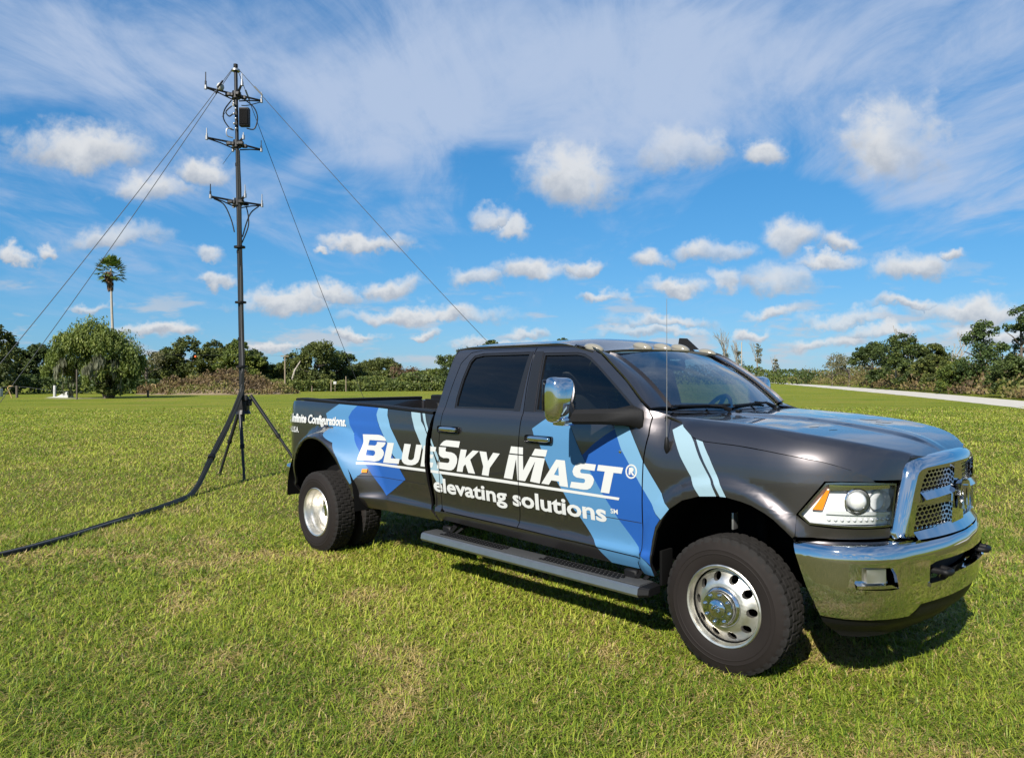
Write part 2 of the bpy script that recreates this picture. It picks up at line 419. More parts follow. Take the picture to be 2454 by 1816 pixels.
def make_curve(P):
    pts=[P[0]]; sub=12
    for i in range(1,len(P)-2):
        p0,p1,p2,p3=P[i-1],P[i],P[i+1],P[i+2]
        if i==1: p0=(2*p1[0]-p2[0],2*p1[1]-p2[1])
        if i==len(P)-3: p3=(2*p2[0]-p1[0],2*p2[1]-p1[1])
        # centripetal-ish via length-scaled tangents
        d=math.hypot(p2[0]-p1[0],p2[1]-p1[1])
        def tan(a,b,c):
            l1=math.hypot(b[0]-a[0],b[1]-a[1]); l2=math.hypot(c[0]-b[0],c[1]-b[1])
            return (((b[0]-a[0])/l1*l2+(c[0]-b[0])/l2*l1)/(l1+l2),((b[1]-a[1])/l1*l2+(c[1]-b[1])/l2*l1)/(l1+l2))
        t1=tan(p0,p1,p2); t2=tan(p1,p2,p3)
        for k in range(sub):
            t=k/sub; h1=2*t**3-3*t*t+1;h2=t**3-2*t*t+t;h3=-2*t**3+3*t*t;h4=t**3-t*t
            pts.append((h1*p1[0]+h2*d*t1[0]+h3*p2[0]+h4*d*t2[0],h1*p1[1]+h2*d*t1[1]+h3*p2[1]+h4*d*t2[1]))
    pts.append(P[-2]); pts.append(P[-1])
    s=[P[0][0]]
    for a,b in zip(pts,pts[1:]): s.append(s[-1]+math.hypot(b[0]-a[0],b[1]-a[1]))
    return pts,s
CURVES={'body':make_curve(PLAN),'bump':make_curve(BPLAN)}
def plan_at(name,u):
    pts,s=CURVES[name]
    lo,hi=0,len(s)-2
    while lo<hi:
        m=(lo+hi+1)//2
        if s[m]<=u: lo=m
        else: hi=m-1
    i=lo
    a,b=pts[i],pts[i+1]; t=(u-s[i])/(s[i+1]-s[i])
    def tang(k):
        k0=max(k-1,0);k1=min(k+1,len(pts)-1)
        dx,dy=pts[k1][0]-pts[k0][0],pts[k1][1]-pts[k0][1]; l=math.hypot(dx,dy); return dx/l,dy/l
    ta,tb=tang(i),tang(i+1)
    tx,ty=ta[0]+(tb[0]-ta[0])*t,ta[1]+(tb[1]-ta[1])*t; l=math.hypot(tx,ty)
    return a[0]+(b[0]-a[0])*t,a[1]+(b[1]-a[1])*t,ty/l,-tx/l   # x,y, outward normal
UC={k:v[1][len(v[1])//2] for k,v in CURVES.items()}  # arclength at the nose (approx)
DOOR=[(.30,.86),(.42,.90),(.50,.955),(.56,.985),(.595,.995),(.635,.972),(.66,.970),(.74,.977),(.80,.985),(.95,.997),(1.10,1.0),(1.25,.999),(1.36,.990),(1.42,.976),(1.455,.958),(1.50,.945),(1.70,.885),(1.86,.828),(1.905,.805),(1.935,.782),(1.965,.745),(1.99,.70)]
FEND=[(.30,.90),(.45,.95),(.60,.98),(.74,.985),(.80,.99),(.95,1.0),(1.12,1.0),(1.20,.994),(1.26,.983),(1.31,.967),(1.35,.948),(1.40,.920),(1.46,.875),(1.55,.81)]
BED=[(.30,.88),(.42,.93),(.50,.965),(.57,.985),(.60,.990),(.635,.972),(.66,.970),(.74,.977),(.80,.985),(.95,.997),(1.12,1.0),(1.26,.998),(1.29,.992),(1.40,.982),(1.45,.972),(1.49,.955),(1.53,.93)]
BULGE=[(.40,.02),(.488,.063),(.55,.115),(.667,.165),(.80,.195),(.93,.212),(1.03,.227),(1.12,.235)]
def rear_bulge(u,z):
    # dual-wheel fender standing out from the bed side: a lip round the arch, then a long ramp back to the flat
    du=abs(u+4.295)/.56; zz=max(0.0,z-.45)/.67
    r=math.hypot(du,zz)
    c=(du/(r+1e-6))**2
    r1=1.145+.48*c
    t=min(1.0,max(0.0,(r-1.035)/(r1-1.035)))
    f=1-(.45*t+.55*t*t*(3-2*t))
    return lerp_tab(BULGE,z)*f
def fend_bulge(u,z):
    r=math.hypot(u,z-.55)
    return .028*(1-sstep(.535,.60,r))*sstep(.40,.55,z)
def side(u,z,o=0.0):
    """right flank of the truck: u runs along the flank and round the nose, z up, o outward"""
    if u<-2.735: p=lerp_tab(BED,z)+rear_bulge(u,z)-.06*max(0,(-u-5.11)/.19)**2
    else:
        w=sstep(-.62,-.38,u)
        p=lerp_tab(DOOR,z)*(1-w)+lerp_tab(FEND,z)*w+fend_bulge(u,z)
    x,y,nx,ny=plan_at('body',u)
    d=p-1.0+o
    return (x+nx*d,y+ny*d,z)
def bump(u,z,o=0.0):
    p=lerp_tab([(.30,-.10),(.40,-.06),(.48,-.025),(.55,-.01),(.66,0.0),(.76,0.0),(.81,-.008),(.835,-.025),(.85,-.06),(.857,-.13)],z)
    x,y,nx,ny=plan_at('bump',u)
    d=p+o
    return (x+nx*d,y+ny*d,z)
ZC=[(-.60,1.475),(-.40,1.470),(-.2,1.462),(.1,1.445),(.4,1.412),(.65,1.370),(.8,1.325),(.87,1.288),(.905,1.262)]
ZE=[(-.60,1.475),(-.45,1.462),(-.36,1.455),(-.30,1.414),(-.21,1.354),(-.146,1.338),(.09,1.326),(.396,1.292),(.545,1.267),(.63,1.240),(.68,1.218),(.735,1.174),(.84,1.166)]
def hood_edge(x):
    z=lerp_tab(ZE,x)
    if x<.25: u=x
    else:
        u=x
        for _ in range(25):
            u+=(x-side(u,z)[0])*.8
            if u>UC['body']-.55: u=UC['body']-.55
    return -side(u,z)[1],z
_HE=[(-.60+.03*i,)+hood_edge(-.60+.03*i) for i in range(49)]
_YE=[(a,b) for a,b,c in _HE]
def hood(s,v,o=0.0):
    """bonnet: s 0 at the cowl to 1 at the grille, v -1 right edge to 1 left edge"""
    a=abs(v)
    xf=.905-.075*a**2.5; xr=-.45+.04*(1-v*v)
    x=xr+(xf-xr)*s
    ye=lerp_tab(_YE,x); ze=lerp_tab(ZE,x)
    y=v*ye
    zc=lerp_tab(ZC,x)
    t=max(0.0,(a-.865)/.135); g=.05*a*a+.95*t**2.3
    z=zc-(zc-ze)*g
    w=lerp_tab([(0,.42),(.15,.36),(.43,.20),(.62,.165),(.8,.13),(1,.10)],s)
    z+=.014*(1-sstep(w-.03,w+.03,a))*sstep(.0,.10,s)*(1-sstep(.86,.99,s))
    return (x,y,z+o)
def ztop(x): return 1.968-.088*sstep(-1.55,-.95,x)**1.25-.02*sstep(-2.45,-2.66,x)
def roof(x,v,o=0.0):
    """x along the car, v -1..1 from right gutter to left gutter"""
    xx=x
    zt=ztop(x); ye=-side(x,zt-.012)[1]
    zc=2.018-.02*sstep(-2.35,-2.66,x)-.10*sstep(-1.45,-.95,x)**1.2
    return (x,v*ye,zc-(zc-zt)*abs(v)**3.2+o)
def wshield(s,v,o=0.0):
    """s 0 base to 1 top, v -1..1 across"""
    yb=.735;yt=.655
    y=v*(yb+(yt-yb)*s)
    xb=-.36-.13*v*v; xt=-.98-.07*v*v
    zb=1.478+.012*v*v; zt=1.912-.030*v*v
    bow=.035*math.sin(math.pi*s)
    return (xb+(xt-xb)*s+bow*.6+o*.6,y,zb+(zt-zb)*s+bow*.8+o*.8)

# ------------------------------------------------------------------ sheet-metal panels laid on a curved surface
GU = .03; VL = [.46, .50, .53, .56, .58, .595, .615, .635, .66, .69, .72, .75, .775, .80, .825] + [.85+.025*i for i in range(50)]

def tess(polys):
    flat = [Vector((a, b, 0)) for P in polys for a, b in P]
    tr = geometry.tessellate_polygon([[Vector((a, b, 0)) for a, b in P] for P in polys])
    return flat, tr

def bisect_grid(bm, us, vs):
    for axis, vals in ((0, us), (1, vs)):
        for c in vals:
            no = (1, 0, 0) if axis == 0 else (0, 1, 0)
            co = (c, 0, 0) if axis == 0 else (0, c, 0)
            lo = min(v.co[axis] for v in bm.verts); hi = max(v.co[axis] for v in bm.verts)
            if c <= lo+1e-4 or c >= hi-1e-4: continue
            bmesh.ops.bisect_plane(bm, geom=bm.verts[:]+bm.edges[:]+bm.faces[:], plane_co=co, plane_no=no, dist=1e-5)

def grid_u(lo, hi, du): 
    return [du*i for i in range(math.floor(lo/du), math.ceil(hi/du)+1)]

def surf_n(mapf, u, v):
    e = 4e-4
    a = Vector(mapf(u+e, v)) - Vector(mapf(u-e, v)); b = Vector(mapf(u, v+e)) - Vector(mapf(u, v-e))
    return a.cross(b).normalized()

def map_bm(bm, mapf, flip, off, thick):
    """flat (u,v) mesh -> surface; off lifts it along the normal, thick adds a folded-in rim"""
    info = {}
    for v in bm.verts:
        u_, v_ = v.co.x, v.co.y
        n = surf_n(mapf, u_, v_) * (-1 if flip else 1)
        info[v] = (Vector(mapf(u_, v_)), n)
    bed = [(e.verts[0], e.verts[1], e.link_faces[0]) for e in bm.edges if len(e.link_faces) == 1]
    for v, (p, n) in info.items(): v.co = p + n*off
    bm.normal_update()
    nf = None
    for f in list(bm.faces):
        n = info[f.verts[0]][1]
        if f.normal.dot(n) < 0: f.normal_flip()
    if thick:
        dup = {}
        def get(v, k):
            if (v, k) not in dup:
                p, n = info[v]; dup[(v, k)] = bm.verts.new(p + n*(off-(thick if k else 0)))
            return dup[(v, k)]
        for a, b, f in bed:
            try: bm.faces.new((get(a, 0), get(b, 0), get(b, 1), get(a, 1)))
            except ValueError: pass

def panel(name, polys, mapf, m, parent, thick=.022, off=0.0, flip=False, du=GU, vl=None, dv=None):
    flat, tr = tess(polys)
    bm = bmesh.new(); vs = [bm.verts.new(p) for p in flat]
    for t in tr:
        try: bm.faces.new([vs[i] for i in t])
        except ValueError: pass
    us = [p.x for p in flat]; ws = [p.y for p in flat]
    bisect_grid(bm, grid_u(min(us), max(us), du), vl if dv is None else grid_u(min(ws), max(ws), dv))
    map_bm(bm, mapf, flip, off, thick)
    return from_bm(name, bm, m, parent, True, 40)

def clip_convex(P, C):
    out = P
    for i in range(len(C)):
        a, b = C[i], C[(i+1) % len(C)]
        ex, ey = b[0]-a[0], b[1]-a[1]; inp = out; out = []
        if not inp: return []
        def sd(p): return ex*(p[1]-a[1])-ey*(p[0]-a[0])
        for j in range(len(inp)):
            p, q = inp[j], inp[(j+1) % len(inp)]; sp, sq = sd(p), sd(q)
            if sp >= 0: out.append(p)
            if (sp >= 0) != (sq >= 0):
                t = sp/(sp-sq); out.append((p[0]+(q[0]-p[0])*t, p[1]+(q[1]-p[1])*t))
    return out

def ccw(t):
    a, b, c = t
    return t if (b[0]-a[0])*(c[1]-a[1])-(b[1]-a[1])*(c[0]-a[0]) > 0 else [a, c, b]

def decal_tris(polys):
    flat, tr = tess(polys)
    return [ccw([(flat[i].x, flat[i].y) for i in t]) for t in tr]

def decal(name, tris, sheets, mapf, m, parent, off=.0016, flip=False, label=None):
    du = .015
    """printed film cut at the panel gaps: sheets = panel outlines it may lie on"""
    bm = bmesh.new(); any_ = False
    for S in sheets:
        for T in S:
            tu = [p[0] for p in T]; tv = [p[1] for p in T]
            for D in tris:
                if max(p[0] for p in D) < min(tu) or min(p[0] for p in D) > max(tu): continue
                if max(p[1] for p in D) < min(tv) or min(p[1] for p in D) > max(tv): continue
                q = clip_convex(D, T)
                if len(q) < 3: continue
                ar = abs(sum(q[i][0]*q[(i+1) % len(q)][1]-q[(i+1) % len(q)][0]*q[i][1] for i in range(len(q))))
                if ar < 1e-8: continue
                try: bm.faces.new([bm.verts.new((x, y, 0)) for x, y in q]); any_ = True
                except ValueError: pass
    if not any_: bm.free(); return None
    bmesh.ops.remove_doubles(bm, verts=bm.verts[:], dist=2e-5)
    us = [v.co.x for v in bm.verts]
    bisect_grid(bm, grid_u(min(us), max(us), du if min(us) < -2.74 else GU), VL)
    map_bm(bm, mapf, flip, off, 0)
    o = from_bm(name, bm, m, parent, True)
    if label: o['label'] = label
    return o

def text_tris(txt, x0, x1, z0, zx, shear=0.0, bold=.0, ref='x'):
    """lettering outline as triangles: x0..x1 wide, baseline z0, zx = height of ref letter above it"""
    def tri_of(s):
        cu = bpy.data.curves.new('t', 'FONT'); cu.body = s; cu.size = 1.0; cu.offset = bold; cu.resolution_u = 3
        o = bpy.data.objects.new('t', cu); COL.objects.link(o)
        bpy.context.view_layer.update()
        me = o.evaluated_get(bpy.context.evaluated_depsgraph_get()).to_mesh(); me.calc_loop_triangles()
        V = [(v.co.x, v.co.y) for v in me.vertices]
        T = [[V[i] for i in t.vertices] for t in me.loop_triangles]
        o.to_mesh_clear(); bpy.data.objects.remove(o); bpy.data.curves.remove(cu)
        return T
    T = tri_of(txt); Rf = tri_of(ref)
    h = max(p[1] for t in Rf for p in t)
    xs = [p[0] for t in T for p in t]; a, b = min(xs), max(xs)
    out = []
    for t in T:
        out.append(ccw([(x0+(p[0]-a)/(b-a)*(x1-x0)+shear*p[1]/h*zx, z0+p[1]/h*zx) for p in t]))
    return out

# ================================================================== THE PICKUP
truck = thing('pickup_truck', 'dark grey crew cab dual rear wheel pickup with blue stripes and white lettering', 'pickup truck',
              (1.9179, 4.8756, 0), -0.8031)
UB, UN = UC['bump'], UC['body']
def sideR(u, z, o=0.0): return side(u, z, o)
A_F = [(-.478, .470), (-.482, .5416), (-.463, .65), (-.4304, .767), (-.379, .853), (-.328, .919), (-.24, .981), (-.126, 1.019), (-.0, 1.034), (.054, 1.034), (.145, 1.020), (.205, 1.006), (.275, .975), (.325, .945), (.385, .893), (.420, .858)]
A_R = [(-3.737, 0.5), (-3.749, 0.599), (-3.774, 0.695), (-3.81, 0.785), (-3.857, 0.868), (-3.914, 0.941), (-3.98, 1.004), (-4.052, 1.054), (-4.13, 1.09), (-4.212, 1.113), (-4.295, 1.12), (-4.378, 1.113), (-4.46, 1.09), (-4.538, 1.054), (-4.61, 1.004), (-4.676, 0.941), (-4.733, 0.868), (-4.78, 0.785), (-4.816, 0.695), (-4.841, 0.599), (-4.853, 0.5)]
FENDER = [(-.548, .578), (-.590, .540), (-.592, .462), (-.52, .458)] + A_F + [(.432, .868), (.436, .984), (.575, 1.166), (.70, 1.168), (.842, 1.162), (.80, 1.194), (.747, 1.213), (.66, 1.24), (.5625, 1.265), (.396, 1.289), (.25, 1.307), (.088, 1.322), (-.06, 1.329), (-.146, 1.333), (-.208, 1.348), (-.30, 1.41), (-.337, 1.452),
          (-.40, 1.468), (-.51, 1.497), (-.545, 1.502), (-.516, 1.460), (-.511, 1.3565), (-.532, 1.2127), (-.540, 1.04), (-.548, .80)]
RD_WIN = [(-2.452, 1.462), (-2.456, 1.54), (-2.438, 1.70), (-2.402, 1.846), (-2.36, 1.892), (-2.26, 1.909), (-1.69, 1.909), (-1.69, 1.462)]
FD_WIN = [(-1.535, 1.462), (-1.575, 1.897), (-1.24, 1.894), (-1.167, 1.881), (-1.10, 1.853), (-1.016, 1.799), (-.90, 1.716), (-.778, 1.625), (-.655, 1.53), (-.615, 1.462)]
RDOOR = [(-2.600, .66), (-2.588, .625), (-2.545, .608), (-2.10, .605), (-1.684, .602), (-1.672, .72), (-1.663, .95), (-1.661, 1.2455), (-1.654, 1.3567), (-1.650, 1.4364), (-1.669, 1.6334), (-1.680, 1.937), (-2.28, 1.934), (-2.42, 1.915), (-2.50, 1.83), (-2.545, 1.62), (-2.575, 1.44), (-2.598, 1.2)]
FDOOR = [(-1.676, .602), (-1.02, .588), (-.557, .578), (-.557, .80), (-.549, 1.04), (-.541, 1.2127), (-.520, 1.3565), (-.525, 1.460), (-.556, 1.508), (-.757, 1.687), (-.90, 1.79), (-1.02, 1.872), (-1.10, 1.905), (-1.25, 1.930), (-1.40, 1.937), (-1.672, 1.937), (-1.661, 1.6334), (-1.642, 1.4364), (-1.646, 1.3567), (-1.653, 1.2455), (-1.655, .95), (-1.664, .72)]
SILL = [(-2.60, .600), (-2.05, .597), (-1.68, .594), (-1.02, .580), (-.557, .570), (-.598, .538), (-.60, .486), (-1.06, .492), (-1.68, .508), (-2.615, .53)]
CABSIDE = [(-2.630, .505), (-2.655, .56), (-2.685, .63), (-2.705, .80), (-2.722, .99), (-2.71, 1.19), (-2.690, 1.30), (-2.672, 1.43), (-2.660, 1.536), (-2.645, 1.663), (-2.615, 1.844), (-2.60, 1.922), (-2.595, 1.945), (-1.45, 1.945), (-1.25, 1.938), (-1.40, 1.9405), (-2.28, 1.938), (-2.424, 1.920), (-2.507, 1.833), (-2.552, 1.62), (-2.582, 1.44), (-2.606, 1.2), (-2.608, .66), (-2.596, .620), (-2.60, .535)]
BEDSIDE = [(-2.655, .509), (-2.742, .633), (-2.775, .80), (-2.800, .99), (-2.78, 1.188), (-2.742, 1.303), (-2.700, 1.400), (-3.59, 1.434), (-4.35, 1.450), (-5.08, 1.467), (-5.20, 1.455), (-5.262, 1.405), (-5.285, 1.30), (-5.290, 1.10), (-5.275, .90), (-5.22, .70), (-5.10, .54)] + A_R[::-1] + [(-3.60, .497), (-3.324, .495)]
PAN = {'front_fender': [FENDER], 'rear_door': [RDOOR, RD_WIN], 'front_door': [FDOOR, FD_WIN], 'sill': [SILL], 'cab_corner': [CABSIDE], 'bed_side': [BEDSIDE]}
SHEET = {}
parts = {}
for k, P in PAN.items():
    SHEET[k] = decal_tris(P)
    parts[k] = panel(k, P, sideR, M['paint'], truck, vl=VL, du=.015 if k == 'bed_side' else GU)
BODY = [SHEET[k] for k in ('front_fender', 'rear_door', 'front_door', 'sill', 'cab_corner', 'bed_side')]
mirrored = {k: mirror_copy(o, truck) for k, o in parts.items()}

# window panes and their black surrounds
def inset(P, d):
    c = (sum(p[0] for p in P)/len(P), sum(p[1] for p in P)/len(P)); out = []
    n = len(P)
    ar = sum(P[i][0]*P[(i+1) % n][1]-P[(i+1) % n][0]*P[i][1] for i in range(n)); sg = 1 if ar > 0 else -1
    for i in range(n):
        a, b, e = P[i-1], P[i], P[(i+1) % n]
        def nrm(p, q):
            l = math.hypot(q[0]-p[0], q[1]-p[1]); return (-(q[1]-p[1])/l*sg, (q[0]-p[0])/l*sg)
        n1, n2 = nrm(a, b), nrm(b, e); k = 1+n1[0]*n2[0]+n1[1]*n2[1]
        k = max(k, .5)
        out.append((b[0]+(n1[0]+n2[0])*d/k, b[1]+(n1[1]+n2[1])*d/k))
    return out
def ring_panel(name, P, d, off, m, parent): return panel(name, [P, inset(P, d)], sideR, m, parent, thick=.012, off=off, vl=VL)
for P, dn, gm in ((RD_WIN, 'rear_door', 'glass_dark'), (FD_WIN, 'front_door', 'glass_side')):
    pd, pm = parts[dn], mirrored[dn]
    for nm, o in (('window_seal', ring_panel('window_seal', inset(P, .001), .016, -.004, M['trim'], pd)),
                  ('window_pane', panel('window_pane', [inset(P, .012)], sideR, M[gm], pd, thick=0, off=-.014, vl=VL))):
        mirror_copy(o, pm)
# blacked-out pillar between the doors
for P, dn in (([(-1.755, 1.462), (-1.690, 1.462), (-1.690, 1.909), (-1.72, 1.909)], 'rear_door'), ([(-1.64, 1.462), (-1.541, 1.462), (-1.581, 1.897), (-1.59, 1.909), (-1.664, 1.909), (-1.652, 1.6334)], 'front_door')):
    o = panel('pillar_trim', [P], sideR, M['trim'], parts[dn], thick=.006, off=.003, vl=VL); mirror_copy(o, mirrored[dn])

# roof, windscreen, A-pillars, cab back
def roof_map(x, v, o=0.0): return roof(x, v, o)
def roof_front(v): return -.990-.075*v*v
RP = [(-2.63, -1), (-1.30, -1), (-1.10, -1), (roof_front(-.93), -.93)] + [(roof_front(v), v) for v in [-.8, -.6, -.4, -.2, 0, .2, .4, .6, .8, .93]] + [(-1.10, 1), (-1.30, 1), (-2.63, 1), (-2.66, .9), (-2.665, 0), (-2.66, -.9)]
panel('roof', [RP], roof_map, M['paint'], truck, thick=.02, du=.06, dv=.1)
ws = panel('windshield', [[(.02, -.985), (.985, -.985), (.985, .985), (.02, .985)]], wshield, M['glass_ws'], truck, thick=0, du=.1, dv=.1, flip=True)
panel('windshield_band', [[(-.01, -1.0), (1.0, -1.0), (1.0, 1.0), (-.01, 1.0)], [(.05, -.955), (.955, -.955), (.955, .955), (.05, .955)]], wshield, M['gloss_black'], truck, thick=.01, off=-.004, du=.1, dv=.1, flip=True)
def apillar(t, v, o=0.0):
    edge = [(-.545, 1.510), (-.757, 1.694), (-.90, 1.797), (-1.02, 1.879), (-1.12, 1.916), (-1.27, 1.938)]
    ts = [0, .36, .6, .8, .9, 1.0]
    e = lerp_tab(list(zip(ts, [p[0] for p in edge])), t), lerp_tab(list(zip(ts, [p[1] for p in edge])), t)
    a = Vector(side(*e)); b = Vector(wshield(min(1.0, .03+1.0*t), -1.0)) + Vector((.004, -.004, .004))
    if t > .88: b = b.lerp(Vector(roof(-1.10-.2*(t-.88)/.12, -.995)), sstep(.88, 1.0, t))
    p = a.lerp(b, v); bulge = math.sin(math.pi*v)*.014
    n = Vector((.45, -.75, .45)).normalized()
    return tuple(p + n*bulge)
ap = panel('windshield_pillar', [[(0, 0), (1, 0), (1, 1), (0, 1)]], apillar, M['paint'], truck, thick=.015, du=.06, dv=.125)
mirror_copy(ap, truck)
def cabback(y, z, o=0.0): return (-2.672+.065*max(0, (z-1.42))/.5 - .02*(1-(y/.95)**2), y, z)
def sy(z, x=-2.66): return -side(x, z)[1]-.004
zs = [.55, .8, 1.0, 1.2, 1.4, 1.5, 1.7, 1.85, 1.92, 1.945]
CB = [(-sy(z), z) for z in zs] + [(-.5, 1.985), (0, 1.99), (.5, 1.985)] + [(sy(z), z) for z in zs[::-1]]
panel('cab_back', [CB, [(-.62, 1.5), (.62, 1.5), (.58, 1.85), (-.58, 1.85)]], cabback, M['paint'], truck, thick=.01, du=.12, dv=.1)
panel('rear_window', [[(-.62, 1.5), (.62, 1.5), (.58, 1.85), (-.58, 1.85)]], cabback, M['glass_dark'], truck, thick=0, off=-.006, du=.3, dv=.2)

# bonnet and cowl
def hoodm(s, v, o=0.0): return hood(s, v, o)
panel('hood', [[(0, -1), (.02, -1), (.25, -1), (.5, -1), (.75, -1), (1, -1), (1, -.8), (1, -.4), (1, 0), (1, .4), (1, .8), (1, 1), (.75, 1), (.5, 1), (.25, 1), (.02, 1), (0, 1)]], hoodm, M['paint'], truck, thick=.025, du=.03, dv=.045, flip=False)
for sgn in (1, -1):
    for (s0, v0, w, l) in ((.52, .37, .11, .055), (.60, .36, .10, .05)):
        P = [(s0, sgn*v0), (s0+l*.55, sgn*(v0+w*.2)), (s0+l, sgn*(v0+w)), (s0+l*.9, sgn*(v0+w*1.9)), (s0+l*.45, sgn*(v0+w*1.3))]
        panel('hood_vent', [P], hoodm, M['paint'], truck, thick=.0035, off=.0018, du=.05, dv=.06)
def cowl(s, v, o=0.0):
    a = Vector(hood(0, v)); b = Vector(wshield(.02, max(-1, min(1, v*1.0)))); p = a.lerp(b, s); p.z -= .022*math.sin(math.pi*min(1, s*1.0)) + .004
    return tuple(p)
panel('cowl', [[(-.35, -1.0), (1.05, -1.0), (1.05, 1.0), (-.35, 1.0)]], cowl, M['black'], truck, thick=0, off=-.006, du=.2, dv=.1, flip=True)
# little sheet that closes the corner between fender, pillar and cowl
def corner(s, v, o=0.0):
    a = Vector(side(-.545+.22*s, 1.503-.075*max(0,s)**1.2)); b = Vector(wshield(.0, -1.0)).lerp(Vector(hood(0, -1)), s); return tuple(a.lerp(b, v) + Vector((0, 0, .006*math.sin(math.pi*v))))
co = panel('cowl_corner', [[(0, 0), (1, 0), (1, 1), (0, 1)]], corner, M['paint'], truck, thick=.01, du=.2, dv=.25)
mirror_copy(co, truck)
def wiper(y0, x0, y1, s1):
    base = Vector(wshield(.0, y0/.735)) + Vector((.05, 0, .012))
    tip = Vector(wshield(s1, y1/.735)) + Vector((.015, 0, .016)); mid = base.lerp(tip, .45) + Vector((.012, 0, .012))
    bm = bmesh.new(); bm_tube(bm, [base, mid], [.017, .011], 6); bm_tube(bm, [mid, tip], .007, 5)
    a = Vector(wshield(.05, (y1-.32)/.735)) + Vector((.012, 0, .012)); b = Vector(wshield(.06, min(.97, (y1+.22)/.735))) + Vector((.012, 0, .012))
    bm_tube(bm, [a, a.lerp(b, .5), b], .009, 5)
    return from_bm('wiper_blade', bm, M['black'], truck, True, 40)
wiper(-.30, 0, -.42, .055); wiper(.36, 0, .16, .075)
for y in (-.27, .27): 
    p = Vector(hood(.10, y/.9)); box('washer_nozzle', (p.x, p.y, p.z+.008), (.03, .04, .014), M['black'], truck, .004)

# printed film and lettering on the right flank
STRIPES = {'light1':[(-4.2178,1.4545),(-4.4627,1.3478),(-4.3965,1.2281),(-3.9997,1.0899),(-3.882,0.9565),(-3.8228,0.861),(-3.7719,0.7644),(-3.7473,0.7193),(-3.6064,0.8714),(-3.7522,1.0339),(-3.8619,1.1256),(-3.9959,1.2552),(-4.0328,1.3269),(-3.9789,1.3878),(-3.8867,1.4454)],
'mid2':[(-3.8867,1.4454),(-3.5227,1.442),(-3.5505,1.3746),(-3.5304,1.3124),(-3.4226,1.186),(-3.2792,1.017),(-3.1686,0.8972),(-3.0935,0.8131),(-3.4115,0.6333),(-3.5403,0.7879),(-3.6064,0.8714),(-3.7522,1.0339),(-3.8619,1.1256),(-3.9959,1.2552),(-4.0328,1.3269),(-3.9789,1.3878)],
'pale3':[(-3.5227,1.442),(-3.3754,1.4417),(-3.3711,1.3676),(-3.3223,1.2807),(-3.219,1.1641),(-3.1156,1.0432),(-3.1287,0.9885),(-3.2098,0.9817),(-3.2673,1.0179),(-3.4228,1.1929),(-3.5242,1.3127),(-3.55,1.3711)],
'pale4':[(-3.017,1.4282),(-3.0,1.3692),(-2.9602,1.2913),(-2.9021,1.2154),(-2.8177,1.0956),(-2.7555,0.9974),(-2.7027,0.9154),(-2.6454,0.8359),(-2.6159,0.82),(-2.5405,0.8457),(-2.5399,0.8597),(-2.5841,0.9181),(-2.6301,0.985),(-2.6959,1.1151),(-2.7792,1.251),(-2.818,1.2984),(-2.8604,1.3363),(-2.8856,1.4302)],
'pale4b':[(-2.8576,1.4297),(-2.8299,1.3512),(-2.8006,1.2993),(-2.7276,1.1975),(-2.6765,1.1025),(-2.6245,1.0201),(-2.5845,1.011),(-2.6335,1.0917),(-2.6693,1.1387),(-2.7216,1.2236),(-2.7866,1.3283),(-2.8212,1.4285)],
'light5':[(-1.3884,1.4241),(-1.1826,1.4119),(-1.1355,1.3416),(-1.0468,1.1925),(-0.9729,1.0863),(-0.871,0.9502),(-0.7427,0.7911),(-0.5708,0.6111),(-0.561,0.5813),(-0.5912,0.4935),(-0.8249,0.4915),(-0.8933,0.5576),(-0.9424,0.6106),(-0.9686,0.6345),(-1.0704,0.7539),(-1.1582,0.8372),(-1.2223,0.9249),(-1.3417,1.0621),(-1.3935,1.1438),(-1.4392,1.2271),(-1.5029,1.2993),(-1.5226,1.342)],
'deep6':[(-1.04,1.1879),(-0.9482,1.2661),(-0.8495,1.3326),(-0.7724,1.3765),(-0.7347,1.3052),(-0.6587,1.1744),(-0.5988,1.0978),(-0.5523,1.0306),(-0.4836,0.9436),(-0.4538,0.8968),(-0.4002,0.8433),(-0.4368,0.7924),(-0.4648,0.7023),(-0.4788,0.6244),(-0.4848,0.5266),(-0.4847,0.547),(-0.5708,0.6111),(-0.7427,0.7911),(-0.871,0.9502),(-0.9729,1.0863)],
'pale7':[(-0.7882,1.4112),(-0.6608,1.3971),(-0.624,1.3385),(-0.5831,1.2673),(-0.5412,1.1869),(-0.4011,1.0031),(-0.3897,0.9822),(-0.3288,0.9181),(-0.3935,0.8438),(-0.4622,0.9071),(-0.4765,0.9313),(-0.5524,1.0288),(-0.6473,1.161),(-0.7116,1.2513),(-0.7511,1.3377)],
'light5b':[(-0.5585,0.6011),(-0.5114,0.5629),(-0.4774,0.527),(-0.4833,0.4692),(-0.5741,0.4633),(-0.5854,0.4916)],
'pale8':[(-0.2984,1.4315),(-0.3693,1.3888),(-0.3134,1.3017),(-0.2748,1.2369),(-0.1924,1.1244),(-0.185,1.1031),(-0.119,1.02),(-0.0079,1.0312),(-0.0514,1.111),(-0.0873,1.157),(-0.1448,1.24),(-0.1961,1.3244),(-0.2523,1.3876)],
'pale9':[(-0.2526,1.4248),(-0.2273,1.4393),(-0.1523,1.3492),(-0.0782,1.2454),(-0.0255,1.1557),(0.0278,1.0773),(0.0531,1.0321),(0.016,1.0312),(-0.0352,1.1127),(-0.0619,1.1449),(-0.1079,1.2137),(-0.1591,1.2976),(-0.1902,1.3468)]}
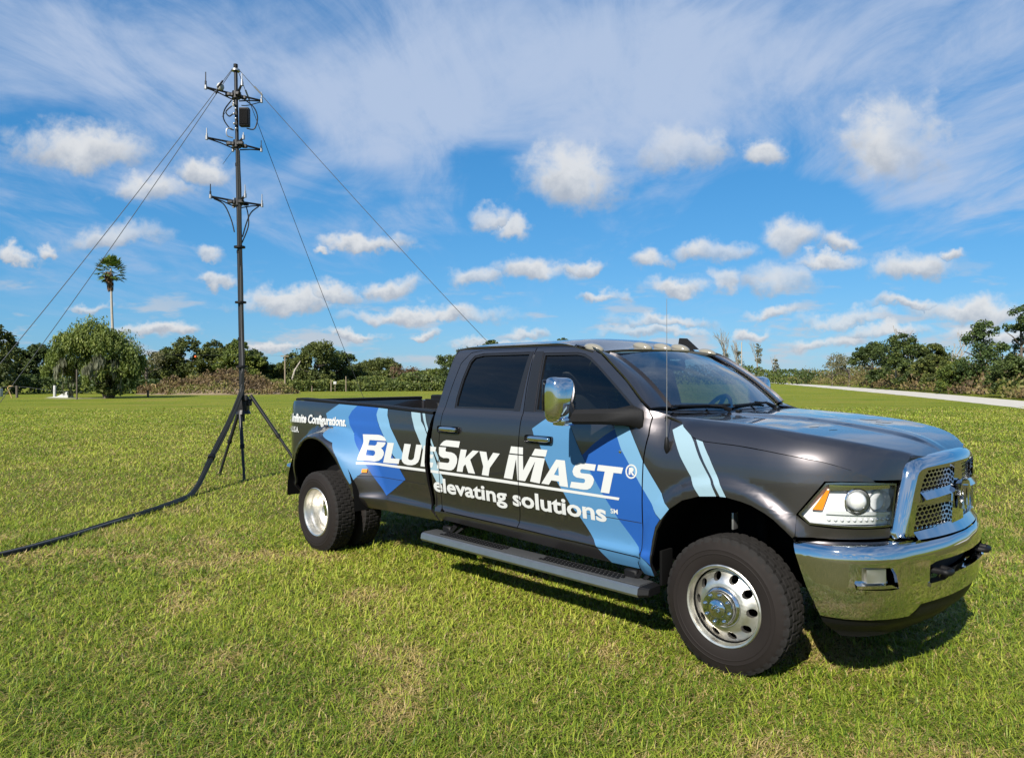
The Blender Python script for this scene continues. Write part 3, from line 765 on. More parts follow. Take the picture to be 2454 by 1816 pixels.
SCOL = {'light1': 'vinyl_light', 'mid2': 'vinyl_mid', 'pale3': 'vinyl_pale', 'pale4': 'vinyl_palest', 'pale4b': 'vinyl_palest', 'light5': 'vinyl_light', 'light5b': 'vinyl_light', 'deep6': 'vinyl_deep', 'pale7': 'vinyl_pale', 'pale8': 'vinyl_palest', 'pale9': 'vinyl_palest'}
SLAB = {'light1': 'light blue band at the rear of the bed', 'mid2': 'mid blue pointed band on the bed', 'pale3': 'pale blue band behind the letter B', 'pale4': 'wide pale band across the gap between bed and cab', 'pale4b': 'narrow pale band at the gap between bed and cab', 'light5': 'light blue band down the front door', 'light5b': 'light blue tip below the deep blue field', 'deep6': 'deep blue field at the front of the front door', 'pale7': 'pale blue band running to the front wheel arch', 'pale8': 'wide palest band on the front fender', 'pale9': 'narrow palest band on the front fender'}
for k, P in STRIPES.items():
    decal('vinyl_stripe', decal_tris([P]), BODY, sideR, M[SCOL[k]], truck, off=.0022 if k in ('light1', 'mid2', 'light5', 'deep6') else .0030, label=SLAB[k])
GLYPHS = {'B':[[(-3.7567,1.1765),(-3.4928,1.1863),(-3.4409,1.1823),(-3.3967,1.1683),(-3.371,1.1472),(-3.3731,1.1367),(-3.6395,1.1301),(-3.6628,1.0796),(-3.5484,1.0832),(-3.5235,1.0976),(-3.5144,1.12),(-3.3781,1.124),(-3.3817,1.1092),(-3.4111,1.0844),(-3.4518,1.0649),(-3.4226,1.0524),(-3.4049,1.0288),(-3.413,1.0032),(-3.4436,0.9715),(-3.4965,0.9462),(-3.5599,0.9347),(-3.7176,0.9416)],[(-3.6751,1.0346),(-3.5758,1.0369),(-3.5533,1.0301),(-3.5501,1.0135),(-3.562,0.9957),(-3.5922,0.9827),(-3.6639,0.9857)]],
'L':[[(-3.3455,1.1241),(-3.2457,1.1266),(-3.298,0.9855),(-3.1608,0.9915),(-3.1799,0.9445),(-3.4232,0.9357)]],
'U':[[(-3.0863,1.1312),(-2.992,1.1316),(-3.0338,1.0132),(-3.0309,0.9994),(-3.0076,0.9934),(-2.9809,0.9956),(-2.9573,1.0055),(-2.947,1.0202),(-2.9128,1.135),(-2.8285,1.1369),(-2.8687,1.0148),(-2.8891,0.9856),(-2.9291,0.9625),(-2.9825,0.9498),(-3.0429,0.9465),(-3.0969,0.9538),(-3.1269,0.9733),(-3.1293,1.0054)]],
'E':[[(-2.8059,1.1356),(-2.6336,1.1318),(-2.6476,1.0924),(-2.7362,1.091),(-2.7452,1.0655),(-2.6733,1.0659),(-2.6853,1.0333),(-2.7574,1.0327),(-2.767,0.9982),(-2.6749,0.999),(-2.6936,0.9551),(-2.8566,0.9528)]],
'S':[[(-2.5863,1.1493),(-2.5641,1.1694),(-2.5346,1.1884),(-2.5004,1.1983),(-2.4615,1.1992),(-2.3259,1.1989),(-2.3418,1.1481)]],
'S_':[[(-2.5961,1.1362),(-2.5023,1.1382),(-2.5119,1.1159),(-2.507,1.1055),(-2.4899,1.1037),(-2.4367,1.1032),(-2.3984,1.0955),(-2.3699,1.078),(-2.3608,1.0545),(-2.3661,1.0237),(-2.386,0.9916),(-2.4106,0.968),(-2.4398,0.9561),(-2.4738,0.9529),(-2.6294,0.9555),(-2.6124,1.0102),(-2.4864,1.0118),(-2.4667,1.0196),(-2.4591,1.0371),(-2.4661,1.0504),(-2.4903,1.053),(-2.5394,1.049),(-2.5789,1.0582),(-2.6011,1.0782),(-2.606,1.1059)]],
'K':[[(-2.316,1.1364),(-2.2419,1.1373),(-2.2626,1.0701),(-2.1692,1.1383),(-2.0956,1.1379),(-2.2009,1.0632),(-2.1451,0.9557),(-2.2265,0.9552),(-2.2589,1.021),(-2.2848,1.0007),(-2.2979,0.9559),(-2.3707,0.9535)]],
'Y':[[(-2.089,1.1384),(-2.0082,1.1372),(-1.9909,1.0677),(-1.9312,1.1373),(-1.8556,1.136),(-1.9704,1.0175),(-1.9872,0.9537),(-2.0654,0.9547),(-2.0459,1.0223)]],
'M1':[[(-1.7327,1.2003),(-1.6063,1.2),(-1.6073,1.1479),(-1.7502,1.1481)]],
'M2':[[(-1.484,1.1997),(-1.3617,1.1987),(-1.3789,1.15),(-1.5187,1.1488)]],
'M':[[(-1.7547,1.1384),(-1.6072,1.1387),(-1.6048,1.0328),(-1.5328,1.1386),(-1.3856,1.1376),(-1.44,0.9532),(-1.5364,0.9581),(-1.4806,1.1107),(-1.588,0.9547),(-1.668,0.9546),(-1.6801,1.1103),(-1.7227,0.9551),(-1.8148,0.9562)]],
'A':[[(-1.2772,1.1383),(-1.195,1.1385),(-1.1678,0.9557),(-1.247,0.9571),(-1.2509,0.9874),(-1.325,0.9882),(-1.3493,0.9546),(-1.4231,0.9553)],[(-1.2563,1.0908),(-1.2523,1.0282),(-1.2984,1.0304)]],
'S2':[[(-0.9177,1.1343),(-0.93,1.0911),(-1.0404,1.0938),(-1.0534,1.086),(-1.0556,1.0726),(-1.0448,1.0653),(-0.9722,1.0658),(-0.947,1.0537),(-0.9347,1.0321),(-0.9436,1.0019),(-0.9652,0.9733),(-0.9952,0.9585),(-1.0296,0.9546),(-1.1522,0.9558),(-1.1378,0.9976),(-1.0286,0.9993),(-1.0155,1.0073),(-1.0131,1.024),(-1.0237,1.0295),(-1.0887,1.0311),(-1.1149,1.0435),(-1.1257,1.0692),(-1.1146,1.0969),(-1.0883,1.1226),(-1.0579,1.1352)]],
'T':[[(-0.899,1.1344),(-0.6924,1.1339),(-0.7059,1.0935),(-0.7709,1.0935),(-0.8089,0.9541),(-0.8802,0.9538),(-0.8434,1.0945),(-0.9092,1.0947)]],
'ring':[[(-0.5834,1.1193),(-0.5855,1.1048),(-0.5919,1.0913),(-0.6019,1.0801),(-0.6146,1.0722),(-0.6288,1.0685),(-0.6429,1.0693),(-0.6557,1.0746),(-0.6659,1.0839),(-0.6725,1.0963),(-0.6748,1.1106),(-0.6726,1.1252),(-0.6661,1.1389),(-0.6559,1.1501),(-0.6432,1.1579),(-0.629,1.1614),(-0.6149,1.1604),(-0.6022,1.155),(-0.5921,1.1456),(-0.5856,1.1334)],[(-0.5946,1.1182),(-0.5963,1.1068),(-0.6011,1.0962),(-0.6086,1.0874),(-0.6181,1.0813),(-0.6287,1.0784),(-0.6393,1.0791),(-0.6489,1.0834),(-0.6566,1.0907),(-0.6615,1.1005),(-0.6633,1.1117),(-0.6616,1.1232),(-0.6567,1.1339),(-0.6491,1.1427),(-0.6396,1.1488),(-0.6289,1.1515),(-0.6184,1.1507),(-0.6088,1.1464),(-0.6012,1.139),(-0.5964,1.1293)]],
'R':[[(-0.6461,1.1397),(-0.6194,1.1406),(-0.6098,1.1338),(-0.6117,1.1197),(-0.6211,1.1142),(-0.6021,1.0913),(-0.6211,1.0909),(-0.6326,1.11),(-0.6363,1.0925),(-0.6497,1.0928)]],
'rule':[[(-3.7175,0.9236),(-3.1521,0.9299),(-2.4503,0.9379),(-1.8505,0.9415),(-1.2524,0.9388),(-0.7253,0.9367),(-0.7324,0.9189),(-1.2573,0.9191),(-1.8564,0.9186),(-2.4572,0.9149),(-3.1604,0.9068),(-3.7085,0.9024)]]}
LET = []
for k, P in GLYPHS.items(): LET.append((k, decal_tris(P)))
def letters(name, ks, label):
    T = [t for k, tr in LET if k in ks for t in tr]
    decal(name, T, BODY, sideR, M['vinyl_white'], truck, off=.0042, label=label)
for ch, ks in (('B', ['B']), ('L', ['L']), ('U', ['U']), ('E', ['E']), ('S', ['S', 'S_']), ('K', ['K']), ('Y', ['Y']), ('M', ['M', 'M1', 'M2']), ('A', ['A']), ('S', ['S2']), ('T', ['T'])):
    letters('letter', ks, 'large white slanted letter ' + ch)
letters('underline', ['rule'], 'long white line under the large letters')
letters('registered_mark', ['ring', 'R'], 'white letter R in a ring')
WHITE = M['vinyl_white']
decal('lettering', text_tris('elevating', -2.690, -1.795, .762, .077, bold=.028), BODY, sideR, WHITE, truck, off=.0042, label='white lower case word elevating')
decal('lettering', text_tris('solutions', -1.732, -.842, .762, .077, bold=.028), BODY, sideR, WHITE, truck, off=.0042, label='white lower case word solutions')
decal('lettering', text_tris('SM', -.804, -.745, .826, .031, bold=.02, ref='S'), BODY, sideR, WHITE, truck, off=.0042, label='small white letters SM')
BS = [SHEET['bed_side']]
decal('lettering', text_tris('One Mast, Infinite', -5.70, -4.845, 1.238, .088, bold=.042, ref='C'), BS, sideR, WHITE, truck, off=.0075, label='white words ending in Infinite at the tail')
decal('lettering', text_tris('Configurations.', -4.812, -4.052, 1.238, .088, bold=.042, ref='C'), BS, sideR, WHITE, truck, off=.0075, label='white word Configurations over the rear wheel')
decal('lettering', text_tris('Made in', -5.52, -5.20, 1.128, .058, bold=.03, ref='M'), BS, sideR, WHITE, truck, off=.0042, label='short white words before U.S.A. at the tail')
decal('lettering', text_tris('U.S.A.', -5.175, -5.012, 1.128, .058, bold=.03, ref='U'), BS, sideR, WHITE, truck, off=.0042, label='small white letters U.S.A. at the tail')
# black film lines painting the shade of the pressed crease along the doors
for nm, a, b in (('rear_door', -2.592, -1.668), ('front_door', -1.655, -.56), ('bed_side', -3.68, -2.81)):
    z = .795 if nm != 'bed_side' else .80
    decal('crease_shade_line', decal_tris([[(a, z-.0022), (b, z-.0022), (b, z+.0018), (a, z+.0018)]]), [SHEET[nm]], sideR, M['seam'], parts[nm], off=.0036)

# dark inner structure seen through the gaps
def inner(u, z, o=0.0): 
    x, y, zz = side(u, z); return (x, y+.05 if y < 0 else y-.05, zz)
box('cab_floor', (-1.62, 0, .62), (2.1, 1.74, .10), M['under'], truck, .02)
GAPS = [[(-2.66, .52), (-1.68, .52), (-.60, .50), (-.50, .56), (-.50, 1.44), (-1.6, 1.44), (-2.66, 1.44)]]
o = panel('door_inner', GAPS, inner, M['interior'], truck, thick=0, du=.2, dv=.2); mirror_copy(o, truck)
box('gap_filler', (-2.735, 0, .98), (.02, 1.76, .80), M['seam'], truck, 0)

# door handles, marker lamp, fuel of small trims
def handle(x, z, dn):
    c = Vector(side(x, z))
    bm = bmesh.new(); bm_box(bm, (c.x, c.y-.002, c.z), (.275, .012, .058), .02, 3)
    o = from_bm('handle_recess', bm, M['gloss_black'], parts[dn], True, 40); mirror_copy(o, mirrored[dn])
    bm = bmesh.new(); bmesh.ops.create_uvsphere(bm, u_segments=24, v_segments=14, radius=1)
    for v in bm.verts:
        q_ = v.co; q_ /= (abs(q_.x)**5+abs(q_.y)**2.2+abs(q_.z)**2.2)**.2 if False else max(1e-6, (abs(q_.x)**5+(q_.y*q_.y+q_.z*q_.z)**2.5)**.2)
        v.co = Vector((c.x+.018+q_.x*.104, c.y-.034+q_.y*.013, c.z+.006+q_.z*.020))
    for s in (-.09, .09): bm_box(bm, (c.x+.018+s, c.y-.016, c.z+.006), (.03, .03, .030), .008, 2)
    o = from_bm('door_handle', bm, M['chrome'], parts[dn], True, 40); mirror_copy(o, mirrored[dn])
handle(-2.475, 1.285, 'rear_door'); handle(-1.445, 1.268, 'front_door')
c = Vector(side(-.72, 1.235)); 
bm = bmesh.new(); bmesh.ops.create_uvsphere(bm, u_segments=12, v_segments=8, radius=.014); bmesh.ops.scale(bm, vec=(1, .35, 1), verts=bm.verts[:]); bmesh.ops.translate(bm, vec=c, verts=bm.verts[:])
from_bm('door_lock', bm, M['chrome'], parts['front_door'], True)
mk = panel('side_marker', [[(-3.648, .832), (-3.606, .832), (-3.606, .862), (-3.648, .862)]], sideR, M['amber'], truck, thick=.012, off=.012, vl=VL); mirror_copy(mk, truck)

# ---- bed
def bedrail(t, q, o=0.0):
    u = -2.705+(-5.14+2.705)*t
    zt = lerp_tab([(-5.20, 1.458), (-5.08, 1.468), (-4.35, 1.451), (-3.59, 1.435), (-2.70, 1.401)], u)
    x, y, z = side(u, zt); prof = [(0, 0), (0.004, .016), (-.008, .026), (-.075, .028), (-.095, .015), (-.095, -.06)]
    i = min(int(q*5), 4); f = q*5-i
    a, b = prof[i], prof[i+1]
    return (x, y-(a[0]+(b[0]-a[0])*f), z+a[1]+(b[1]-a[1])*f)
br = panel('bed_rail', [[(0, 0), (1, 0), (1, 1), (0, 1)]], bedrail, M['black'], truck, thick=0, du=.05, dv=.2, flip=False); mirror_copy(br, truck)
for sg in (1, -1):
    bm = bmesh.new(); bm_box(bm, (-3.98, sg*.84, 1.09), (2.44, .03, .70), .004, 1)
    for i in range(7): bm_box(bm, (-2.95-.33*i, sg*.815, 1.15), (.06, .03, .5), .01, 1)
    from_bm('bed_wall', bm, M['black'], truck, True, 40)
    box('wheel_well', (-4.30, sg*.70, .93), (1.05, .30, .34), M['black'], truck, .05)
    box('tie_down', (-2.86, sg*.80, 1.33), (.05, .06, .12), M['black'], truck, .012)
box('bed_floor', (-3.98, 0, .78), (2.5, 1.66, .05), M['black'], truck, .005)
bm = bmesh.new(); bm_box(bm, (-2.775, 0, 1.08), (.035, 1.72, .68), .006, 1)
for i in range(7): bm_box(bm, (-2.80, -.66+.22*i, 1.08), (.03, .08, .60), .012, 1)
from_bm('bed_front_wall', bm, M['black'], truck, True, 40)
tg = box('tailgate', (-5.245, 0, 1.09), (.07, 1.60, .70), M['paint'], truck, .02)
box('tailgate_cap', (-5.245, 0, 1.455), (.085, 1.58, .035), M['black'], truck, .012)
box('tailgate_handle', (-5.287, 0, 1.32), (.03, .24, .06), M['chrome'], tg, .01)
for sg in (-1, 1):
    bm = bmesh.new(); bm_box(bm, (-5.272, sg*.865, 1.14), (.06, .13, .42), .025, 3)
    from_bm('tail_light', bm, M['red'], truck, True, 40)
    box('rear_corner_post', (-5.22, sg*.855, 1.0), (.07, .13, .86), M['paint'], truck, .03)
bm = bmesh.new(); bm_box(bm, (-5.385, 0, .67), (.16, 1.86, .17), .04, 3); from_bm('rear_bumper', bm, M['chrome'], truck, True, 40)

# ---- nose: headlamps, grille, bumper
HLP = [(.447, .984), (.583, 1.158), (.66, 1.163), (.82, 1.160), (UN-.62, 1.150), (UN-.655, .925), (.80, .922), (.62, .928), (.500, .934)]
def hl(u, z, o=0.0): return side(u, z, o)
HG = dict(du=.03, dv=.03)
for sg in (1, -1):
    lamp = panel('headlight', [HLP], hl, M['lens_fix'], None, thick=0, off=-.034, **HG)
    bits = []
    bits.append(panel('lamp_rim', [HLP, inset(HLP, .010)], hl, M['chrome_dark'], lamp, thick=.04, off=.001, **HG))
    bits.append(panel('lens', [HLP], hl, M['lens'], lamp, thick=0, off=.004, **HG))
    bits.append(panel('turn_reflector', [[(.516, 1.012), (.566, 1.012), (.602, 1.118), (.588, 1.118)]], hl, M['amber'], lamp, thick=.02, off=-.012, **HG))
    bits.append(panel('lamp_chrome_brow', [[(.60, 1.118), (UN-.66, 1.125), (UN-.66, 1.142), (.60, 1.148)]], hl, M['chrome'], lamp, thick=.04, off=-.008, **HG))
    c = Vector(hl(.745, 1.062, -.026)); n = surf_n(hl, .745, 1.06)
    q = n.to_track_quat('-Y', 'Z').to_matrix()
    bm = bmesh.new(); bm_lathe(bm, [(.020, .03), (.050, .012), (.066, -.006), (.070, -.018), (.064, -.022), (.056, -.012), (.050, -.006)], 28)
    bmesh.ops.rotate(bm, cent=(0, 0, 0), matrix=q, verts=bm.verts[:]); bmesh.ops.translate(bm, vec=c, verts=bm.verts[:])
    bits.append(from_bm('projector_ring', bm, M['chrome'], lamp, True, 40))
    bm = bmesh.new(); bmesh.ops.create_uvsphere(bm, u_segments=20, v_segments=12, radius=.050); bmesh.ops.translate(bm, vec=c+n*.004, verts=bm.verts[:])
    bits.append(from_bm('projector_lens', bm, M['lamp_white'], lamp, True))
    c2 = Vector(hl(.885, 1.062, -.040))
    bm = bmesh.new(); bm_lathe(bm, [(.012, .03), (.035, .015), (.052, -.012), (.058, -.03)], 24)
    bmesh.ops.rotate(bm, cent=(0, 0, 0), matrix=q, verts=bm.verts[:]); bmesh.ops.translate(bm, vec=c2, verts=bm.verts[:])
    bits.append(from_bm('high_beam_bowl', bm, M['chrome'], lamp, True))
    bits.append(panel('lamp_divider', [[(.585, .992), (.95, .985), (.955, .998), (.62, 1.012), (.595, 1.008)]], hl, M['lamp_white'], lamp, thick=.02, off=-.012, **HG))
    bits.append(panel('running_light_bar', [[(.545, .940), (.97, .934), (.965, .985), (.56, .992)]], hl, M['lamp_white'], lamp, thick=.02, off=-.024, **HG))
    bm = bmesh.new()
    for i in range(11):
        p = Vector(hl(.60+.034*i, .962, -.022)); r = bmesh.ops.create_uvsphere(bm, u_segments=8, v_segments=6, radius=.0095); bmesh.ops.translate(bm, vec=p, verts=r['verts'])
    bits.append(from_bm('running_light_row', bm, M['lamp_white'], lamp, True))
    if sg == 1: lamp.parent = truck; first_lamp = lamp
    else:
        m2 = mirror_copy(lamp, truck)
        for b in bits: mirror_copy(b, m2); bpy.data.objects.remove(b)
        bpy.data.objects.remove(lamp)
# painted filler under the headlamps
for sg in (1, -1):
    P = [(.436, .975), (.505, .926), (.62, .918), (.80, .914), (UN-.66, .915), (UN-.66, .862), (.60, .862), (.436, .866)]
    o = panel('lamp_sill', [P], hl, M['paint'], truck, thick=.03, off=-.004, **HG)
    if sg == 1: mirror_copy(o, truck); break
def gr(w, z, o=0.0):
    x, y, nx, ny = plan_at('body', UN+w); d = .03+o; return (x+nx*d, y+ny*d, z)
def sym(P): return P + [(-a, b) for a, b in P[::-1] if abs(a) > 1e-6]
GO = sym([(0, 1.287), (-.30, 1.284), (-.44, 1.279), (-.50, 1.268), (-.540, 1.247), (-.566, 1.212), (-.605, 1.10), (-.640, .98), (-.668, .866), (-.66, .850), (-.55, .826), (-.30, .815), (0, .811)])
GI = sym([(0, 1.225), (-.30, 1.229), (-.40, 1.226), (-.455, 1.195), (-.492, 1.12), (-.525, 1.03), (-.555, .90), (-.552, .882), (-.30, .872), (0, .868)])
def dense(P, d):
    out = []
    for i in range(len(P)):
        a, b = P[i], P[(i+1) % len(P)]; k = max(1, int(math.hypot(b[0]-a[0], b[1]-a[1])/d))
        out += [(a[0]+(b[0]-a[0])*j/k, a[1]+(b[1]-a[1])*j/k) for j in range(k)]
    return out
# chrome surround, rounded over towards its outer edge
bm = bmesh.new(); GD = dense(GO, .035); loops_ = []
for d_, o_ in ((0, -.075), (0, -.040), (.004, -.022), (.012, -.008), (.024, .006), (.038, .017), (.052, .022)):
    loops_.append([bm.verts.new(gr(w_, z_, o_)) for w_, z_ in (inset(GD, d_) if d_ else GD)])
for A_, B_ in zip(loops_, loops_[1:]):
    for k in range(len(A_)): bm.faces.new((A_[k], A_[(k+1) % len(A_)], B_[(k+1) % len(A_)], B_[k]))
bmesh.ops.recalc_face_normals(bm, faces=bm.faces[:])
if sum(f.normal.x for f in bm.faces) < 0: bmesh.ops.reverse_faces(bm, faces=bm.faces[:])
grille = from_bm('grille', bm, M['chrome'], truck, True)
panel('grille_face', [inset(GD, .051), GI], gr, M['chrome'], grille, thick=.05, off=.022, du=.03, dv=.03)
panel('grille_lip', [GI, inset(GI, .02)], gr, M['chrome'], grille, thick=.03, off=.004, du=.04, dv=.04)
panel('grille_back', [GI], gr, M['seam'], truck, thick=0, off=-.055, du=.05, dv=.05)
panel('grille_crossbar', [[(-.50, 1.085), (-.10, 1.100), (.10, 1.100), (.50, 1.085), (.512, 1.03), (.10, 1.012), (-.10, 1.012), (-.512, 1.03)]], gr, M['chrome'], grille, thick=.05, off=.012, du=.03, dv=.02)
def gr_led1(w, z, o=0.0): return gr(w, z, .004+(1.107-z)*.72+o)
def gr_led2(w, z, o=0.0): return gr(w, z, .002+(.897-z)*.75+o)
panel('grille_ledge', [[(-.488, 1.092), (-.06, 1.106), (.06, 1.106), (.488, 1.092), (.478, 1.058), (.05, 1.070), (-.05, 1.070), (-.478, 1.058)]], gr_led1, M['chrome'], grille, thick=.03, off=.004, du=.03, dv=.008)
panel('grille_post', [[(-.062, 1.225), (.062, 1.225), (.085, 1.10), (.115, .868), (-.115, .868), (-.085, 1.10)]], gr, M['chrome'], grille, thick=.05, off=.016, du=.03, dv=.03)
panel('grille_lower_ledge', [[(-.548, .888), (-.10, .896), (.10, .896), (.548, .888), (.54, .852), (.0, .842), (-.54, .852)]], gr_led2, M['chrome'], grille, thick=.03, off=.006, du=.03, dv=.008)
def honeycomb(poly):
    """bright hexagon mesh cut to the opening"""
    bm = bmesh.new(); hw, hh = .0235, .0165; w0 = .0042
    xs = [p[0] for p in poly]; zs_ = [p[1] for p in poly]
    def ins(x, z):
        c = False; n = len(poly)
        for i in range(n):
            a, b = poly[i], poly[(i+1) % n]
            if (a[1] > z) != (b[1] > z) and x < (b[0]-a[0])*(z-a[1])/(b[1]-a[1])+a[0]: c = not c
        return c
    j = 0; z = min(zs_)
    segs = set()
    while z < max(zs_)+hh:
        x = min(xs) + (hw if j % 2 else 0)
        while x < max(xs)+hw:
            H = [(x+dx, z+dz) for dx, dz in ((-hw, -hh*.45), (0, -hh), (hw, -hh*.45), (hw, hh*.45), (0, hh), (-hw, hh*.45))]
            for i in range(6):
                a, b = H[i], H[(i+1) % 6]
                if ins((a[0]+b[0])/2, (a[1]+b[1])/2):
                    k = tuple(sorted(((round(a[0], 3), round(a[1], 3)), (round(b[0], 3), round(b[1], 3))))); segs.add(k)
            x += 2*hw
        z += hh*1.45; j += 1
    for a, b in segs:
        dx_, dz_ = b[0]-a[0], b[1]-a[1]; l = math.hypot(dx_, dz_) or 1
        nx_, nz_ = -dz_/l*w0, dx_/l*w0
        q = [(a[0]+nx_, a[1]+nz_), (b[0]+nx_, b[1]+nz_), (b[0]-nx_, b[1]-nz_), (a[0]-nx_, a[1]-nz_)]
        fr = [bm.verts.new(gr(x_, z_, -.012)) for x_, z_ in q]; bk = [bm.verts.new(gr(x_, z_, -.035)) for x_, z_ in q]
        bm.faces.new(fr)
        for i in (0, 2): bm.faces.new((fr[i], fr[(i+1) % 4], bk[(i+1) % 4], bk[i]))
    bmesh.ops.recalc_face_normals(bm, faces=bm.faces[:])
    return bm
M['mesh_chrome'] = mat('grille_mesh_chrome', (.55, .56, .57), .2, 1.0)
for sg in (-1, 1):
    for P in ([(-.455, 1.205), (-.05, 1.215), (-.07, 1.09), (-.505, 1.08)], [(-.515, 1.04), (-.085, 1.025), (-.108, .885), (-.56, .88)]):
        P = [(a*-sg, b) for a, b in P]
        from_bm('grille_mesh', honeycomb(P), M['mesh_chrome'], grille)
# plain horned shield badge in the middle of the grille
def shield(pts, off, th, nm):
    return panel(nm, [pts], gr, M['chrome'], grille, thick=th, off=off, du=.02, dv=.02)
shield(sym([(0, 1.120), (-.035, 1.126), (-.075, 1.112), (-.098, 1.078), (-.088, 1.045), (-.064, 1.040), (-.072, 1.066), (-.058, 1.082), (-.046, 1.060), (-.036, 1.00), (-.020, .962), (0, .955)]), .055, .03, 'badge')
shield(sym([(0, 1.100), (-.022, 1.098), (-.020, 1.03), (-.010, .985), (0, .980)]), .068, .02, 'badge_ridge')

FOG = [(-.985, .735), (-.955, .742), (-.80, .738), (-.775, .70), (-.757, .628), (-.80, .622), (-.992, .628), (-1.0, .66)]
COP = sym([(0, .735), (-.40, .735), (-.455, .732), (-.508, .72), (-.513, .66), (-.511, .628), (-.38, .628), (-.30, .652), (0, .655)])
BO = sym([(0, .838), (-.45, .838), (-.584, .842), (-.70, .853), (-1.0, .853), (-1.314, .853), (-1.295, .79), (-1.235, .62), (-1.168, .468), (-.90, .464), (-.645, .464), (-.60, .49), (-.565, .520), (-.30, .522), (0, .522)])
def bmp(w, z, o=0.0): return bump(UB+w, z, o)
FOGR = [(-a, b) for a, b in FOG]
bumper = panel('front_bumper', [BO, FOG, FOGR[::-1], COP], bmp, M['chrome'], truck, thick=.02, du=.035, vl=[.47, .49, .52, .56, .60, .64, .68, .72, .76, .78, .80, .815, .825, .835, .842, .848, .851])
for P in (FOG, FOGR):
    sgn = 1 if P is FOG else -1
    well = panel('fog_light_well', [P], bmp, M['chrome'], bumper, thick=0, off=-.05, du=.04, dv=.03)
    lo = [(a, b) for a, b in P]
    panel('fog_lamp', [[(sgn*-.93, .655), (sgn*-.82, .655), (sgn*-.82, .728), (sgn*-.93, .728)]], bmp, M['alu'], bumper, thick=.04, off=-.022, du=.03, dv=.03)
    panel('fog_lens', [[(sgn*-.93, .655), (sgn*-.82, .655), (sgn*-.82, .728), (sgn*-.93, .728)]], bmp, M['lens'], bumper, thick=0, off=-.016, du=.03, dv=.03)
    panel('fog_ledge', [[(sgn*-.99, .630), (sgn*-.762, .630), (sgn*-.80, .648), (sgn*-.985, .646)]], bmp, M['chrome'], bumper, thick=.05, off=-.004, du=.03, dv=.03)
panel('bumper_opening_back', [sym([(0, .75), (-.53, .75), (-.53, .61), (0, .63)])], bmp, M['seam'], bumper, thick=0, off=-.09, du=.06, dv=.05)
panel('bumper_opening_lip', [sym([(0, .655), (-.30, .652), (-.38, .628), (-.511, .628), (-.513, .606), (-.37, .606), (-.29, .634), (0, .637)])], bmp, M['chrome'], bumper, thick=.05, off=.010, du=.03, dv=.02)
for sg in (-1, 1):
    c = Vector(bmp(sg*.415, .675)); bm = bmesh.new()
    bm_tube(bm, spline([c+Vector((-.10, 0, 0)), c+Vector((.0, .0, .0)), c+Vector((.035, sg*.0, -.004)), c+Vector((.035, -sg*.07, -.006)), c+Vector((-.02, -sg*.085, 0))], 5), .017, 8)
    from_bm('tow_hook', bm, M['black'], truck, True)
DAM = sym([(0, .530), (-.30, .530), (-.575, .528), (-.61, .500), (-.655, .475), (-.90, .474), (-1.178, .478), (-1.162, .42), (-1.12, .372), (-1.06, .345), (-.90, .340), (-.60, .345), (-.30, .36), (0, .36)])
def dam(w, z, o=0.0): 
    return bump(UB+w, z, o-.008-.035*sstep(.43, .36, z)+ (.0 if z < .47 else 0))
panel('air_dam', [DAM], dam, M['black'], truck, thick=.03, off=-.006, du=.045, dv=.03)

# ---- clearance lamps, roof fin, aerial
for v in (-.93, -.31, 0, .31, .93):
    x = roof_front(v)-.085; p = Vector(roof(x, v)); fx = Vector(roof(x+.05, v))-p
    ang = math.atan2(-fx.z, fx.x)
    bm = bmesh.new(); bmesh.ops.create_uvsphere(bm, u_segments=20, v_segments=12, radius=1)
    bmesh.ops.scale(bm, vec=(.085, .048, .034), verts=bm.verts[:])
    bmesh.ops.delete(bm, geom=[v_ for v_ in bm.verts if v_.co.z < -.012], context='VERTS')
    bmesh.ops.rotate(bm, cent=(0, 0, 0), matrix=Matrix.Rotation(ang, 3, 'Y'), verts=bm.verts[:])
    bmesh.ops.translate(bm, vec=p+Vector((0, 0, .004)), verts=bm.verts[:])
    cl = from_bm('clearance_lamp', bm, M['cablight'], truck, True)
p = Vector(roof(-1.16, .62))
bm = bmesh.new(); 
fv = [bm.verts.new(p+Vector(q)) for q in ((-.10, -.02, -.01), (.09, -.014, -.01), (-.02, -.010, .085), (-.085, -.012, .090), (-.10, .02, -.01), (.09, .014, -.01), (-.02, .010, .085), (-.085, .012, .090))]
for f in ((0, 1, 2, 3), (7, 6, 5, 4), (1, 5, 6, 2), (2, 6, 7, 3), (3, 7, 4, 0), (0, 4, 5, 1)): bm.faces.new([fv[i] for i in f])
bmesh.ops.recalc_face_normals(bm, faces=bm.faces[:]); from_bm('roof_fin', bm, M['black'], truck)
p = Vector(side(-.372, 1.300))
ant = tube('aerial_base', [p+Vector((-.004, -.004, -.055)), p+Vector((0, -.014, -.02)), p+Vector((0, -.018, .035)), p+Vector((0, -.018, .05))], [.010, .021, .013, .006], M['black'], truck, 10)
tube('aerial_rod', [p+Vector((0, -.018, .045)), p+Vector((.0, -.016, .45)), p+Vector((-.002, -.014, .895))], [.0030, .0022, .0015], M['aerial'], ant, 6)

